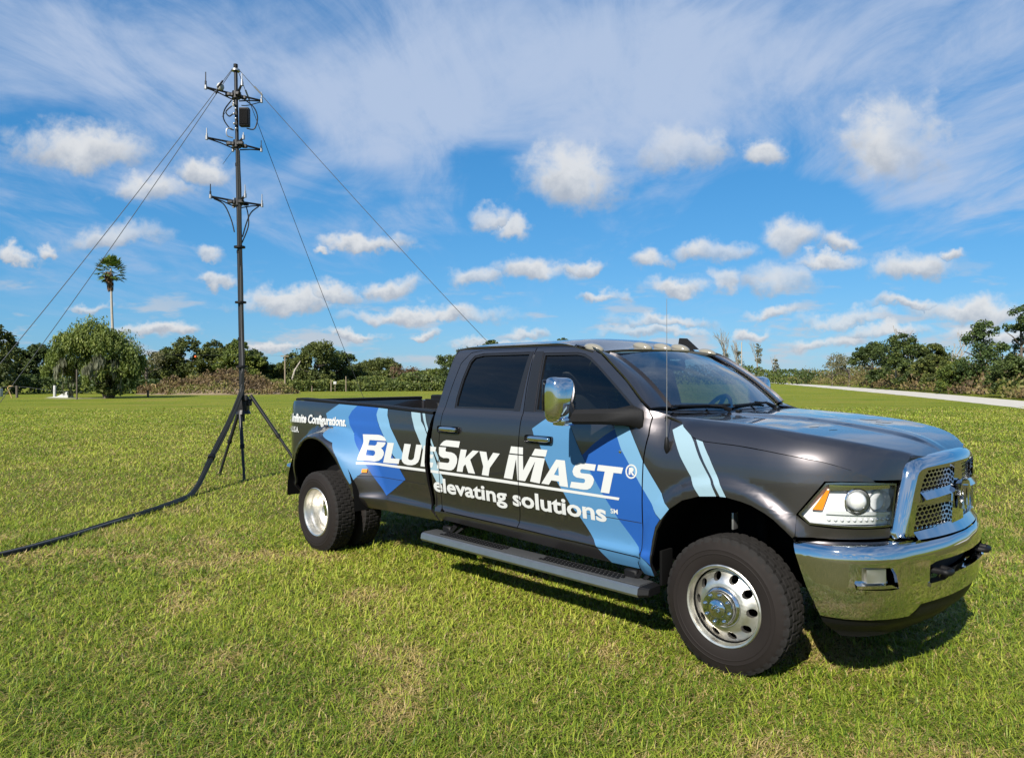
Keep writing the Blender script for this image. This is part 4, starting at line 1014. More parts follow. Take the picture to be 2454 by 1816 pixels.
# ---- towing mirrors
def mirror(sg):
    bm = bmesh.new(); bmesh.ops.create_uvsphere(bm, u_segments=40, v_segments=28, radius=1)
    for v in bm.verts:
        c_ = v.co; e_ = 6.0; l_ = (abs(c_.x)**3.2+abs(c_.y)**e_+abs(c_.z)**e_)**(1/e_)
        c_ /= l_
        tp = 1-.10*max(0, c_.x)
        v.co = Vector((-.950+c_.x*.080, -1.322+c_.y*.104*tp, 1.572+c_.z*.145*tp))
        if v.co.x < -1.007: v.co.x = -1.007
    head = from_bm('mirror_head', bm, M['chrome'], None, True, 60)
    o2 = box('mirror_glass', (-1.009, -1.330, 1.60), (.012, .19, .20), M['gloss_black'], head, .005)
    bm = bmesh.new(); bm_box(bm, (-.935, -1.300, 1.435), (.10, .13, .055), .02, 3)
    o3 = from_bm('mirror_base', bm, M['chrome'], head, True, 40)
    bm = bmesh.new()
    pts = [Vector((-.915, -1.275, 1.462)), Vector((-.78, -1.14, 1.464)), Vector((-.64, -1.005, 1.462)), Vector((-.575, -.955, 1.445))]
    rings = []
    for i, p in enumerate(pts):
        t = (pts[min(i+1, 3)]-pts[max(i-1, 0)]).normalized(); n = t.cross(Vector((0, 0, 1))).normalized()
        hh = (.046, .049, .054, .066)[i]; ww = (.034, .036, .038, .025)[i]
        sec = [(-ww, -hh*.75), (-ww*.4, -hh), (ww*.6, -hh), (ww, -hh*.6), (ww, hh*.45), (ww*.35, hh), (-ww*.5, hh), (-ww, hh*.7)]
        rings.append([bm.verts.new(p+n*a+Vector((0, 0, b))) for a, b in sec])
    for a, b in zip(rings, rings[1:]):
        for k in range(8): bm.faces.new((a[k], a[(k+1) % 8], b[(k+1) % 8], b[k]))
    bm.faces.new(rings[0][::-1]); bm.faces.new(rings[-1])
    bmesh.ops.recalc_face_normals(bm, faces=bm.faces[:])
    arm = from_bm('mirror_arm', bm, M['black'], None, True, 35)
    foot = panel('mirror_foot', [[(-.80, 1.400), (-.60, 1.402), (-.572, 1.43), (-.60, 1.512), (-.655, 1.53), (-.80, 1.50)]], sideR, M['black'], None, thick=.03, off=.022, vl=VL)
    if sg == 1:
        for o in (head, arm, foot): o.parent = truck
    else:
        h = mirror_copy(head, truck); mirror_copy(o2, h); mirror_copy(o3, h); mirror_copy(arm, truck); mirror_copy(foot, truck)
        for o in (o2, o3, head, arm, foot): bpy.data.objects.remove(o)
mirror(1); mirror(-1)

# ---- running boards
def board(sg):
    bm = bmesh.new()
    sec = [(-.945, .428), (-1.095, .424), (-1.112, .414), (-1.119, .378), (-1.104, .360), (-.945, .365)]
    xs = [-2.70, -.50]
    rings = [[bm.verts.new((x, y*1, z)) for y, z in sec] for x in xs]
    for k in range(6): bm.faces.new((rings[0][k], rings[0][(k+1) % 6], rings[1][(k+1) % 6], rings[1][k]))
    bmesh.ops.recalc_face_normals(bm, faces=bm.faces[:])
    b = from_bm('running_board', bm, M['board_metal'], None)
    kids = []
    for xa, xb, s2 in ((-2.70, -2.745, 1), (-.50, -.445, 1)):
        bm = bmesh.new()
        r1 = [bm.verts.new((xa, y, z)) for y, z in sec]; r2 = [bm.verts.new((xb, -.975+(y+.975)*.72, .392+(z-.392)*.75)) for y, z in sec]
        for k in range(6): bm.faces.new((r1[k], r1[(k+1) % 6], r2[(k+1) % 6], r2[k]))
        bm.faces.new(r2); bmesh.ops.recalc_face_normals(bm, faces=bm.faces[:])
        kids.append(from_bm('board_end_cap', bm, M['black'], b, False))
    kids.append(box('tread_plate', (-1.60, -1.018, .4285), (2.19, .135, .006), M['plate'], b, .002))
    for x0, x1 in ((-2.50, -1.72), (-1.38, -.66)):
        bm = bmesh.new(); n = int((x1-x0)/.034)
        for i in range(n):
            for j in range(3):
                bm_box(bm, (x0+(i+.5*(j % 2))*.034, -.985-.035*j, .433), (.020, .022, .008), 0)
        kids.append(tag(from_bm('tread_pad', bm, M['black'], b), kind='stuff'))
    for x in (-2.50, -.62):
        bm = bmesh.new(); bm_tube(bm, [(x, -.80, .55), (x, -.97, .43)], .022, 6); bm_box(bm, (x-.04, -.955, .45), (.10, .05, .06), .01, 1); bm_tube(bm, [(x+.10, -.78, .53), (x+.06, -.96, .43)], .014, 6)
        kids.append(from_bm('board_bracket', bm, M['black'], b, True, 40))
    if sg == 1: b.parent = truck
    else:
        m2 = mirror_copy(b, truck)
        for k in kids: mirror_copy(k, m2); bpy.data.objects.remove(k)
        bpy.data.objects.remove(b)
board(1); board(-1)

# ---- wheels
TW = .235
def tyre_mesh():
    bm = bmesh.new(); N = 200; Rt = .397
    half = [(.218, -.085), (.226, -.100), (.240, -.108), (.275, -.1165), (.296, -.1178), (.299, -.1205), (.303, -.1205), (.306, -.118), (.322, -.1178), (.325, -.120), (.328, -.1178), (.345, -.113), (.366, -.104), (.380, -.097), (.388, -.090)]
    tread = []
    ribs = [(-.088, -.056), (-.050, -.020), (-.014, .014), (.020, .050), (.056, .088)]
    for i, (a, b) in enumerate(ribs):
        if i: tread.append((.386, a-.001))
        tread += [(Rt-(.004 if i in (0, 4) else 0), a), (Rt-(.004 if i in (0, 4) else 0), b)]
        if i < 4: tread.append((.386, b+.001))
    prof = half + tread + [(r, -h) for r, h in half[::-1]]
    nh = len(half)
    def fun(i, k, r, h):
        kk = k+ (2 if h > 0 else 0)
        if nh <= i < nh+len(tread) and r > .39:
            if (kk+(2 if abs(h) > .05 else 0)) % 5 == 0: return r-.0075, h
        if i in (nh-1, nh-2, len(prof)-nh, len(prof)-nh+1) and kk % 5 == 3: return r-.006, h*.97
        return r, h
    bm_lathe(bm, prof, N, 'Y', fun)
    bmesh.ops.recalc_face_normals(bm, faces=bm.faces[:])
    me = bpy.data.meshes.new('tyre'); bm.to_mesh(me); bm.free()
    me.materials.append(M['rubber']); me.materials.append(M['sidewall'])
    for p in me.polygons:
        c = p.center; rr = math.hypot(c.x, c.z)
        p.material_index = 1 if rr < .372 else 0
    me.shade_smooth(); me.set_sharp_from_angle(angle=R(28))
    return me
TY = tyre_mesh()
def disc_bm(bm, prof, r0, r1, holes, hr, rc, n=72, th=.012):
    """annulus r0..r1 with round holes; prof(r) = depth"""
    out = [(r1*math.cos(2*math.pi*i/n), r1*math.sin(2*math.pi*i/n)) for i in range(n)]
    inn = [(r0*math.cos(2*math.pi*i/n), r0*math.sin(2*math.pi*i/n)) for i in range(n)]
    hs = []
    for j in range(holes):
        a = 2*math.pi*(j+.5)/holes
        hs.append([(rc*math.cos(a)+hr*math.cos(2*math.pi*i/14), rc*math.sin(a)+hr*math.sin(2*math.pi*i/14)) for i in range(14)])
    b2 = bmesh.new()
    flat, tr = tess([out, inn]+hs); vs = [b2.verts.new(p) for p in flat]
    for t in tr:
        try: b2.faces.new([vs[i] for i in t])
        except ValueError: pass
    bisect_grid(b2, [-.24+.02*i for i in range(25)], [-.24+.02*i for i in range(25)])
    edges = [(e.verts[0], e.verts[1]) for e in b2.edges if len(e.link_faces) == 1]
    mp = {}
    for v in b2.verts: mp[v] = bm.verts.new((v.co.x, prof(math.hypot(v.co.x, v.co.y)), v.co.y))
    for f in b2.faces: bm.faces.new([mp[v] for v in f.verts])
    bk = {}
    for a, b in edges:
        for v in (a, b):
            if v not in bk:
                q = mp[v]; bk[v] = (bm.verts.new(q.co), bm.verts.new(q.co+Vector((0, th, 0))))
        bm.faces.new((bk[a][0], bk[b][0], bk[b][1], bk[a][1]))
    b2.free()
def rim_front():
    bm = bmesh.new()
    bm_lathe(bm, [(.212, -.02), (.2145, -.070), (.216, -.100), (.222, -.112), (.232, -.115), (.238, -.110), (.239, -.098)], 96)
    disc_bm(bm, lambda r: -.060-.052*(1-sstep(.125, .214, r)),   .100, .2145, 10, .0255, .170, th=.03)
    bmesh.ops.recalc_face_normals(bm, faces=bm.faces[:])
    me = bpy.data.meshes.new('rim'); bm.to_mesh(me); bm.free(); me.materials.append(M['alu']); me.shade_smooth(); me.set_sharp_from_angle(angle=R(35)); return me
def hub_front():
    bm = bmesh.new()
    bm_lathe(bm, [(.118, -.108), (.116, -.120), (.110, -.128), (.102, -.134), (.098, -.160), (.094, -.168), (.062, -.172), (.060, -.168), (.054, -.168), (.052, -.176), (.046, -.181), (.0, -.186)], 64)
    for j in range(8):
        a = 2*math.pi*(j+.2)/8; p = Vector((.079*math.cos(a), -.172, .079*math.sin(a)))
        r = bmesh.ops.create_uvsphere(bm, u_segments=12, v_segments=8, radius=.0125); bmesh.ops.translate(bm, vec=p, verts=r['verts'])
    for sx_ in (-1, 1):
        for q in range(4):
            r = bmesh.ops.create_uvsphere(bm, u_segments=8, v_segments=6, radius=.009); bmesh.ops.translate(bm, vec=(sx_*(.008+.006*q if q < 3 else .02), -.186, .018-.008*q), verts=r['verts'])
    r = bmesh.ops.create_uvsphere(bm, u_segments=8, v_segments=6, radius=.014); bmesh.ops.scale(bm, vec=(.8, .5, 1.6), verts=r['verts']); bmesh.ops.translate(bm, vec=(0, -.186, -.004), verts=r['verts'])
    bmesh.ops.recalc_face_normals(bm, faces=bm.faces[:])
    me = bpy.data.meshes.new('hub_cap'); bm.to_mesh(me); bm.free(); me.materials.append(M['chrome']); me.shade_smooth(); me.set_sharp_from_angle(angle=R(40)); return me
def rim_rear():
    bm = bmesh.new()
    bm_lathe(bm, [(.239, -.098), (.238, -.110), (.232, -.115), (.222, -.111), (.214, -.095), (.211, -.060), (.204, -.045), (.196, -.030), (.193, .010), (.189, .030), (.178, .045), (.170, .060)], 96)
    disc_bm(bm, lambda r: .060+.030*(1-sstep(.10, .17, r)), .060, .171, 8, .021, .138, th=.02)
    bmesh.ops.recalc_face_normals(bm, faces=bm.faces[:])
    me = bpy.data.meshes.new('rim'); bm.to_mesh(me); bm.free(); me.materials.append(M['alu']); me.shade_smooth(); me.set_sharp_from_angle(angle=R(35)); return me
def hub_rear():
    bm = bmesh.new(); bm_lathe(bm, [(.090, .090), (.088, .070), (.080, .062), (.066, .058), (.062, .000), (.056, -.010), (.0, -.014)], 40)
    for j in range(8):
        a = 2*math.pi*(j+.5)/8; p = Vector((.102*math.cos(a), .062, .102*math.sin(a)))
        r = bmesh.ops.create_uvsphere(bm, u_segments=10, v_segments=6, radius=.013); bmesh.ops.translate(bm, vec=p, verts=r['verts'])
    bmesh.ops.recalc_face_normals(bm, faces=bm.faces[:])
    me = bpy.data.meshes.new('hub_cap'); bm.to_mesh(me); bm.free(); me.materials.append(M['chrome']); me.shade_smooth(); me.set_sharp_from_angle(angle=R(40)); return me
def barrel():
    bm = bmesh.new(); bm_lathe(bm, [(.232, -.10), (.20, -.05), (.20, .05), (.232, .10)], 40); bm_lathe(bm, [(.20, .03), (.0, .03)], 40)
    me = bpy.data.meshes.new('wheel_barrel'); bm.to_mesh(me); bm.free(); me.materials.append(M['under']); return me
RF, HF, RR_, HR, BA = rim_front(), hub_front(), rim_rear(), hub_rear(), barrel()
def wheel(x, y, kind, spin, sg, steer=0.0):
    w = bpy.data.objects.new('wheel', None); COL.objects.link(w); w.parent = truck; w.empty_display_size = .1
    w.location = (x, y*sg, .392); w.rotation_euler = (0, spin, (math.pi if sg < 0 else 0)+steer)
    for nm, me in (('tyre', TY),) + ((('rim', RF), ('hub_cap', HF)) if kind == 'f' else (('rim', RR_), ('hub_cap', HR)) if kind == 'r' else (('wheel_barrel', BA),)) + ((('wheel_barrel', BA),) if kind == 'f' else ()):
        o = bpy.data.objects.new(nm, me); COL.objects.link(o); o.parent = w
for sg in (1, -1):
    wheel(0, -.868, 'f', .35, sg)
    wheel(-4.305, -1.085, 'r', .8, sg)
    wheel(-4.305, -.780, 'i', .2, sg)
# wheel-arch liners and running gear
def liner(xc, zc, rad, y0, y1, x0=None):
    bm = bmesh.new(); n = 18; ra = []
    for yy in (y0, y1):
        ra.append([bm.verts.new((xc+rad*math.cos(a), yy, zc+rad*math.sin(a))) for a in [math.pi*(-.01+1.02*i/n) for i in range(n+1)]])
    for k in range(n): bm.faces.new((ra[0][k], ra[0][k+1], ra[1][k+1], ra[1][k]))
    return bm
for sg in (1, -1):
    from_bm('wheel_arch_liner', liner(0, .52, .535, -.985*sg, -.50*sg), M['under'], truck, True)
    from_bm('wheel_arch_liner', liner(-4.305, .50, .655, -1.165*sg, -.45*sg), M['under'], truck, True)
    box('frame_rail', (-2.2, sg*.47, .60), (5.9, .08, .18), M['under'], truck, .01)
    box('inner_fender', (.05, sg*.52, .78), (1.2, .04, .62), M['under'], truck, .01)
    tube('shock_absorber', [(.10, -sg*.66, .42), (.06, -sg*.62, .98)], .035, M['under'], truck, 8)
    box('suspension_tag', (-.02, -sg*.80, .86), (.012, .055, .10), M['steel'], truck, .003)
    box('mud_flap', (-.45, -sg*.88, .52), (.02, .12, .22), M['under'], truck, .006)
    tube('bumper_bracket', [(.5, sg*.45, .62), (.92, sg*.45, .68)], .05, M['under'], truck, 8)
for x in (0, -4.305):
    bm = bmesh.new(); bm_tube(bm, [(x, -.9, .392), (x, .9, .392)], .05, 10); r = bmesh.ops.create_uvsphere(bm, u_segments=14, v_segments=10, radius=.16); bmesh.ops.translate(bm, vec=(x, .12 if x else .3, .40), verts=r['verts'])
    from_bm('axle', bm, M['under'], truck, True)
tube('drive_shaft', [(-.9, .1, .52), (-4.2, .12, .42)], .045, M['under'], truck, 8)
box('engine_block', (.15, 0, .82), (1.25, .80, .55), M['under'], truck, .06)
box('radiator', (.80, 0, .88), (.05, 1.05, .60), M['seam'], truck, .01)
box('fuel_tank', (-2.6, .15, .56), (1.2, .5, .25), M['under'], truck, .05)

# ---- cab interior
def seat(x, y, rear=False):
    w = .52 if not rear else 1.25
    bm = bmesh.new(); bm_box(bm, (x, y, .98), (.52, w, .16), .05, 3)
    bm_box(bm, (x-.30, y, 1.27), (.14, w, .62), .05, 3, None)
    for v in bm.verts:
        if v.co.x < x-.2: v.co.x -= (v.co.z-1.0)*.22
    s = from_bm('seat', bm, M['interior'], truck, True, 40)
    for yy in ([y] if not rear else [y-.38, y+.38]):
        box('headrest', (x-.47, yy, 1.68), (.09, .26, .17), M['interior'], s, .04)
    return s
seat(-1.15, -.40); seat(-1.15, .40); seat(-2.05, 0, True)
bm = bmesh.new(); bm_box(bm, (-.58, 0, 1.30), (.50, 1.55, .26), .07, 4)
for v in bm.verts:
    if v.co.x > -.5 and v.co.z > 1.3: v.co.z -= .02
from_bm('dashboard', bm, M['interior'], truck, True, 40)
box('instrument_hood', (-.72, .40, 1.45), (.18, .40, .09), M['interior'], truck, .035)
bm = bmesh.new()
cen = Vector((-.86, .40, 1.40)); tl = Matrix.Rotation(R(-62), 3, 'Y')
ring = [cen + tl @ Vector((.19*math.cos(a), .19*math.sin(a), 0)) for a in [2*math.pi*i/32 for i in range(33)]]
bm_tube(bm, ring, .016, 8, False)
for a in (0, 2.1, -2.1): bm_tube(bm, [cen, cen + tl @ Vector((.18*math.cos(a), .18*math.sin(a), 0))], .018, 6)
bm_tube(bm, [cen, cen+Vector((.25, 0, -.12))], .03, 8)
from_bm('steering_wheel', bm, M['interior'], truck, True, 50)
bm = bmesh.new(); p = Vector(wshield(.84, 0)); bm_box(bm, (p.x-.09, p.y, p.z-.055), (.03, .25, .075), .018, 3); bm_tube(bm, [p+Vector((-.01, 0, -.005)), p+Vector((-.085, 0, -.05))], .012, 6)
from_bm('rear_view_mirror', bm, M['black'], truck, True, 40)
def roof_in(x, v, o=0.0):
    a = roof(x, v); return (a[0], a[1], a[2]-.03)
panel('headliner', [[(-2.60, -.94), (-1.16, -.94), (-1.10, 0), (-1.16, .94), (-2.60, .94)]], roof_in, M['interior_light'], truck, thick=0, du=.3, dv=.3)
for sg in (1, -1): box('inner_pillar', (-1.63, sg*.83, 1.66), (.12, .05, .46), M['interior'], truck, .02, Matrix.Rotation(sg*R(8.5), 3, 'X'))

# ================================================================== THE FIELD
gm = bpy.data.materials.new('meadow'); gm.use_nodes = True
t = NT(gm.node_tree); b = t.n['Principled BSDF']; b.inputs['Roughness'].default_value = .95; b.inputs['Specular IOR Level'].default_value = .1
pos = t.new('ShaderNodeNewGeometry').outputs['Position']
big = t.noise(pos, .16, 4.0, .6); med = t.noise(pos, .9, 4.0, .65); fin = t.noise(pos, 14.0, 4.0, .7); blade = t.noise(pos, 70.0, 2.0, .7)
far_p = t.vmath('MULTIPLY', pos, (.10, .55, 1.0)); streak = t.noise(far_p, 1.0, 4.0, .6)
mx = t.math('ADD', t.math('MULTIPLY', big, .40), t.math('ADD', t.math('MULTIPLY', streak, .40), t.math('MULTIPLY', med, .20)))
gcol = t.ramp(mx, [(.36, (.120, .172, .016)), (.45, (.180, .222, .022)), (.54, (.235, .250, .032)), (.64, (.290, .236, .060))])
gcol = t.mixc(t.rng(fin, .38, .62), t.mixc(1.0, gcol, (.66, .68, .6, 1), 'MULTIPLY'), gcol)
gcol = t.mixc(t.rng(blade, .35, .65, .0, .8), t.mixc(1.0, gcol, (.74, .74, .7, 1), 'MULTIPLY'), gcol)
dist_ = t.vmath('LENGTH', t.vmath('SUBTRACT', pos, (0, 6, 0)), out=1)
shaded_thatch = t.mixc(t.rng(fin, .35, .65), (.040, .042, .010, 1), (.150, .110, .045, 1))
gcol = t.mixc(t.rng(dist_, 12.0, 32.0), t.mixc(.30, shaded_thatch, gcol), gcol)  # nearer ground painted darker for shade among the blades, mixed with brown thatch
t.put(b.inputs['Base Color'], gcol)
bp = t.new('ShaderNodeBump'); bp.inputs['Strength'].default_value = .8; bp.inputs['Distance'].default_value = .05
t.put(bp.inputs['Height'], t.math('ADD', fin, t.math('MULTIPLY', blade, .5))); t.put(b.inputs['Normal'], bp.outputs[0])
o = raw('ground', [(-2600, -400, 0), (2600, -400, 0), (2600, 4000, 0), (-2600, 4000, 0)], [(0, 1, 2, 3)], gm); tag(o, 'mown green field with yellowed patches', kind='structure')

def strip(name, left, right, z, m, kind='structure', label=None, jit=.25, n=60):
    v = []; f = []
    L = spline([(*p, 0) for p in left], n); Rr = spline([(*p, 0) for p in right], n)
    for i, (a, c) in enumerate(zip(L, Rr)):
        d = (c-a).normalized()
        v += [tuple(a+d*random.uniform(-jit, jit)+Vector((0, 0, z))), tuple(c+d*random.uniform(-jit, jit)+Vector((0, 0, z)))]
    for i in range(len(L)-1): f.append((2*i, 2*i+1, 2*i+3, 2*i+2))
    return tag(raw(name, v, f, m), label, kind=kind)
random.seed(5)
strip('road', [(14, 8), (26.6, 37.7), (44, 101), (66, 190)], [(21, 8), (34.4, 48.8), (49, 101), (70, 192)], .006, M['gravel'], label='pale gravel track running away to the right', jit=.22)
strip('path', [(-13.6, 89.5), (-11.5, 93)], [(-9.0, 97), (-6.0, 98.5)], .006, M['gravel'], label='pale track at the far side of the field', jit=.1)
strip('path', [(-37.2, 57.6), (-35, 57.4)], [(-35.5, 58.6), (-31.9, 58.3)], .006, M['gravel'], label='pale bare strip under the drooping tree', jit=.1)

# ---- grass blades
def pnoise(x, y, s, seed):
    r = np.random.default_rng(seed); G = r.random((64, 64))
    u = x*s; v = y*s; i = np.floor(u).astype(int); j = np.floor(v).astype(int); a = u-i; c = v-j
    a = a*a*(3-2*a); c = c*c*(3-2*c); i0, j0, i1, j1 = i % 64, j % 64, (i+1) % 64, (j+1) % 64
    return (G[i0, j0]*(1-a)+G[i1, j0]*a)*(1-c)+(G[i0, j1]*(1-a)+G[i1, j1]*a)*c
def fbm(x, y, s, seed): return .55*pnoise(x, y, s, seed)+.28*pnoise(x, y, s*2.1, seed+1)+.17*pnoise(x, y, s*4.3, seed+2)

def blades(X, Y, width, height, lean, tint, name, m, label):
    """near blades get a bend (two faces), far ones are single slivers"""
    n = len(X); near = np.hypot(X, Y) < 8.5
    o1 = np.where(near)[0]; o2 = np.where(~near)[0]
    az = rng.uniform(0, 2*np.pi, n); ca, sa = np.cos(az), np.sin(az); fx, fy = -sa, ca
    L = lean*height; hw = width/2
    def pt(i, t_, side_):
        cx = X[i]+ca[i]*L[i]*t_*t_+fx[i]*hw[i]*side_; cy = Y[i]+sa[i]*L[i]*t_*t_+fy[i]*hw[i]*side_
        return np.stack([cx, cy, height[i]*(t_-.30*t_*t_*lean[i]*.8)-.005], 1)
    A = np.stack([pt(o1, 0, 1), pt(o1, 0, -1), pt(o1, .55, -.8), pt(o1, .55, .8), pt(o1, 1, 0)], 1)
    B_ = np.stack([pt(o2, 0, 1), pt(o2, 0, -1), pt(o2, 1, 0)], 1)
    n1, n2 = len(o1), len(o2)
    V = np.concatenate([A.reshape(-1, 3), B_.reshape(-1, 3)]).astype(np.float32)
    l1 = ((np.arange(n1)*5)[:, None]+np.array([[0, 1, 2, 3, 3, 2, 4]])).ravel()
    l2 = (n1*5+np.arange(n2*3))
    loops = np.concatenate([l1, l2]).astype(np.int32)
    start = np.concatenate([((np.arange(n1)*7)[:, None]+np.array([[0, 4]])).ravel(), n1*7+np.arange(n2)*3]).astype(np.int32)
    me = bpy.data.meshes.new(name)
    me.vertices.add(len(V)); me.vertices.foreach_set('co', V.ravel())
    me.loops.add(len(loops)); me.loops.foreach_set('vertex_index', loops)
    me.polygons.add(len(start)); me.polygons.foreach_set('loop_start', start)
    me.update(calc_edges=True)
    at = me.attributes.new('tint', 'FLOAT', 'POINT')
    at.data.foreach_set('value', np.concatenate([np.repeat(tint[o1], 5), np.repeat(tint[o2], 3)]).astype(np.float32))
    me.materials.append(m)
    o = bpy.data.objects.new(name, me); COL.objects.link(o)
    return tag(o, label, kind='stuff')
M['grass'] = leaf_mat('grass_blades', [(0, (.056, .112, .009)), (.30, (.172, .236, .020)), (.55, (.305, .350, .038)), (.75, (.42, .42, .075)), (.86, (.35, .25, .095)), (1, (.49, .39, .19))], .30, .5)
NB = 480000
# distance law: blades per unit area fall off with distance
d = 2.7+(40-2.7)*rng.random(NB*3)
keep = rng.random(NB*3) < np.minimum(1.0, (4.2/d)**.42*np.where(d < 4.2, d/4.2, 1.0))*np.clip((41-d)/26, 0, 1)
d = d[keep][:NB]
d = np.concatenate([d, 2.6+6.2*rng.random(170000)])
x = (rng.random(len(d))*2-1)*np.where(np.arange(len(d)) < len(d)-170000, d*.78+2.8, d*.80+.4)
# the strip right of the camera that shows in the bright bumper
d = np.concatenate([d, -1+5.0*rng.random(70000)]); x = np.concatenate([x, 1.5+7.5*rng.random(70000)]); 
n = len(d)
w = (.0040+.0012*np.maximum(0, d-2.5))*(.7+.7*rng.random(n)); w = np.where(d < 2.5, .010, w); hgt = (.040+.034*rng.random(n))*(1+.012*d)
pn = fbm(x+200, d+100, .55, 11); dry = fbm(x+300, d+300, 1.6, 21); tall = fbm(x+50, d+70, .8, 31)
hgt *= .62+.75*tall
tint = np.clip(.34+.50*(pn-.5)+.17*rng.standard_normal(n)+.35*np.maximum(0, dry-.60)/.4, 0, .80)
strw = rng.random(n) < np.clip(.30+2.4*np.maximum(0, dry-.52)*np.clip((16-d)/9, .15, 1), 0, .85)
tint = np.where(strw, .78+.22*rng.random(n), tint)
lean = np.clip(rng.normal(1.2, .5, n), .1, 2.2); lean = np.where(strw, lean+.5, lean)
hgt = np.where(strw, hgt*.75, hgt)*np.where(rng.random(n) < .10, 1.45, 1.0)*.92
# leave the tyre footprints free
tm = truck.matrix_basis.inverted()
c_, s_ = math.cos(-.8031), math.sin(-.8031)
lx = (x-1.9179)*c_+(d-4.8756)*s_; ly = -(x-1.9179)*s_+(d-4.8756)*c_
foot = np.zeros(n, bool)
for fx_, fy_ in ((0, .87), (0, -.87), (-4.305, 1.085), (-4.305, -1.085), (-4.305, .78), (-4.305, -.78)):
    foot |= (np.abs(lx-fx_) < .12) & (np.abs(ly-fy_) < .125)
k = ~foot
blades(x[k], d[k], w[k], hgt[k], lean[k], tint[k], 'grass', M['grass'], 'short mixed green and straw coloured grass')

# ---- foliage
def quads(name, P, N, S, tint, m, parent=None, aspect=1.0, along=None):
    """leaf-sized faces: centres P, normals N, size S"""
    n = len(P); r = rng
    a = np.cross(N, along if along is not None else r.standard_normal((n, 3))); a /= np.linalg.norm(a, axis=1, keepdims=True)+1e-9
    c = np.cross(N, a)
    S = S[:, None]
    V = np.stack([P-a*S*.5, P-c*S*.5*aspect, P+a*S*.5, P+c*S*.5*aspect], 1).astype(np.float32)
    me = bpy.data.meshes.new(name)
    me.vertices.add(n*4); me.vertices.foreach_set('co', V.ravel())
    me.loops.add(n*4); me.loops.foreach_set('vertex_index', np.arange(n*4, dtype=np.int32))
    me.polygons.add(n); me.polygons.foreach_set('loop_start', np.arange(n, dtype=np.int32)*4)
    me.update(calc_edges=True)
    at = me.attributes.new('tint', 'FLOAT', 'POINT'); at.data.foreach_set('value', np.repeat(np.clip(tint, 0, 1).astype(np.float32), 4))
    me.materials.append(m)
    o = bpy.data.objects.new(name, me); COL.objects.link(o)
    if parent: o.parent = parent
    return o
def unit(n):
    v = rng.standard_normal((n, 3)); return v/np.linalg.norm(v, axis=1, keepdims=True)
def clumps(blobs, per, sub, size, spread=.34, flat=.8):
    """leaf positions: each blob (centre, radii) carries sub-clumps on its shell, each sub-clump a puff of leaves"""
    P = []; N = []; T = []
    for c, r in blobs:
        c = np.array(c, float); r = np.array(r, float)
        u = unit(sub); u[:, 2] = np.where(u[:, 2] < -.35, -u[:, 2], u[:, 2])
        cc = c+u*r*(.62+.36*rng.random((sub, 1)))
        ct = .45+.20*rng.standard_normal(sub)
        k = np.repeat(np.arange(sub), per)
        v = unit(len(k))*np.cbrt(rng.random((len(k), 1)))
        p = cc[k]+v*r.mean()*spread*np.array([1, 1, flat])*(.6+.8*rng.random((sub, 1)))[k]
        nn = unit(len(k))*.8+v*.7+np.array([0, 0, .35]); nn /= np.linalg.norm(nn, axis=1, keepdims=True)
        P.append(p); N.append(nn); T.append(ct[k]+.13*rng.standard_normal(len(k)))
    return np.concatenate(P), np.concatenate(N), np.concatenate(T)
LEAFM = {'oak': 'leaf_oak', 'dark': 'leaf_dark', 'vine': 'leaf_vine', 'grey': 'leaf_grey', 'brown': 'leaf_brown', 'pine': 'leaf_pine', 'pinetall': 'leaf_pine'}
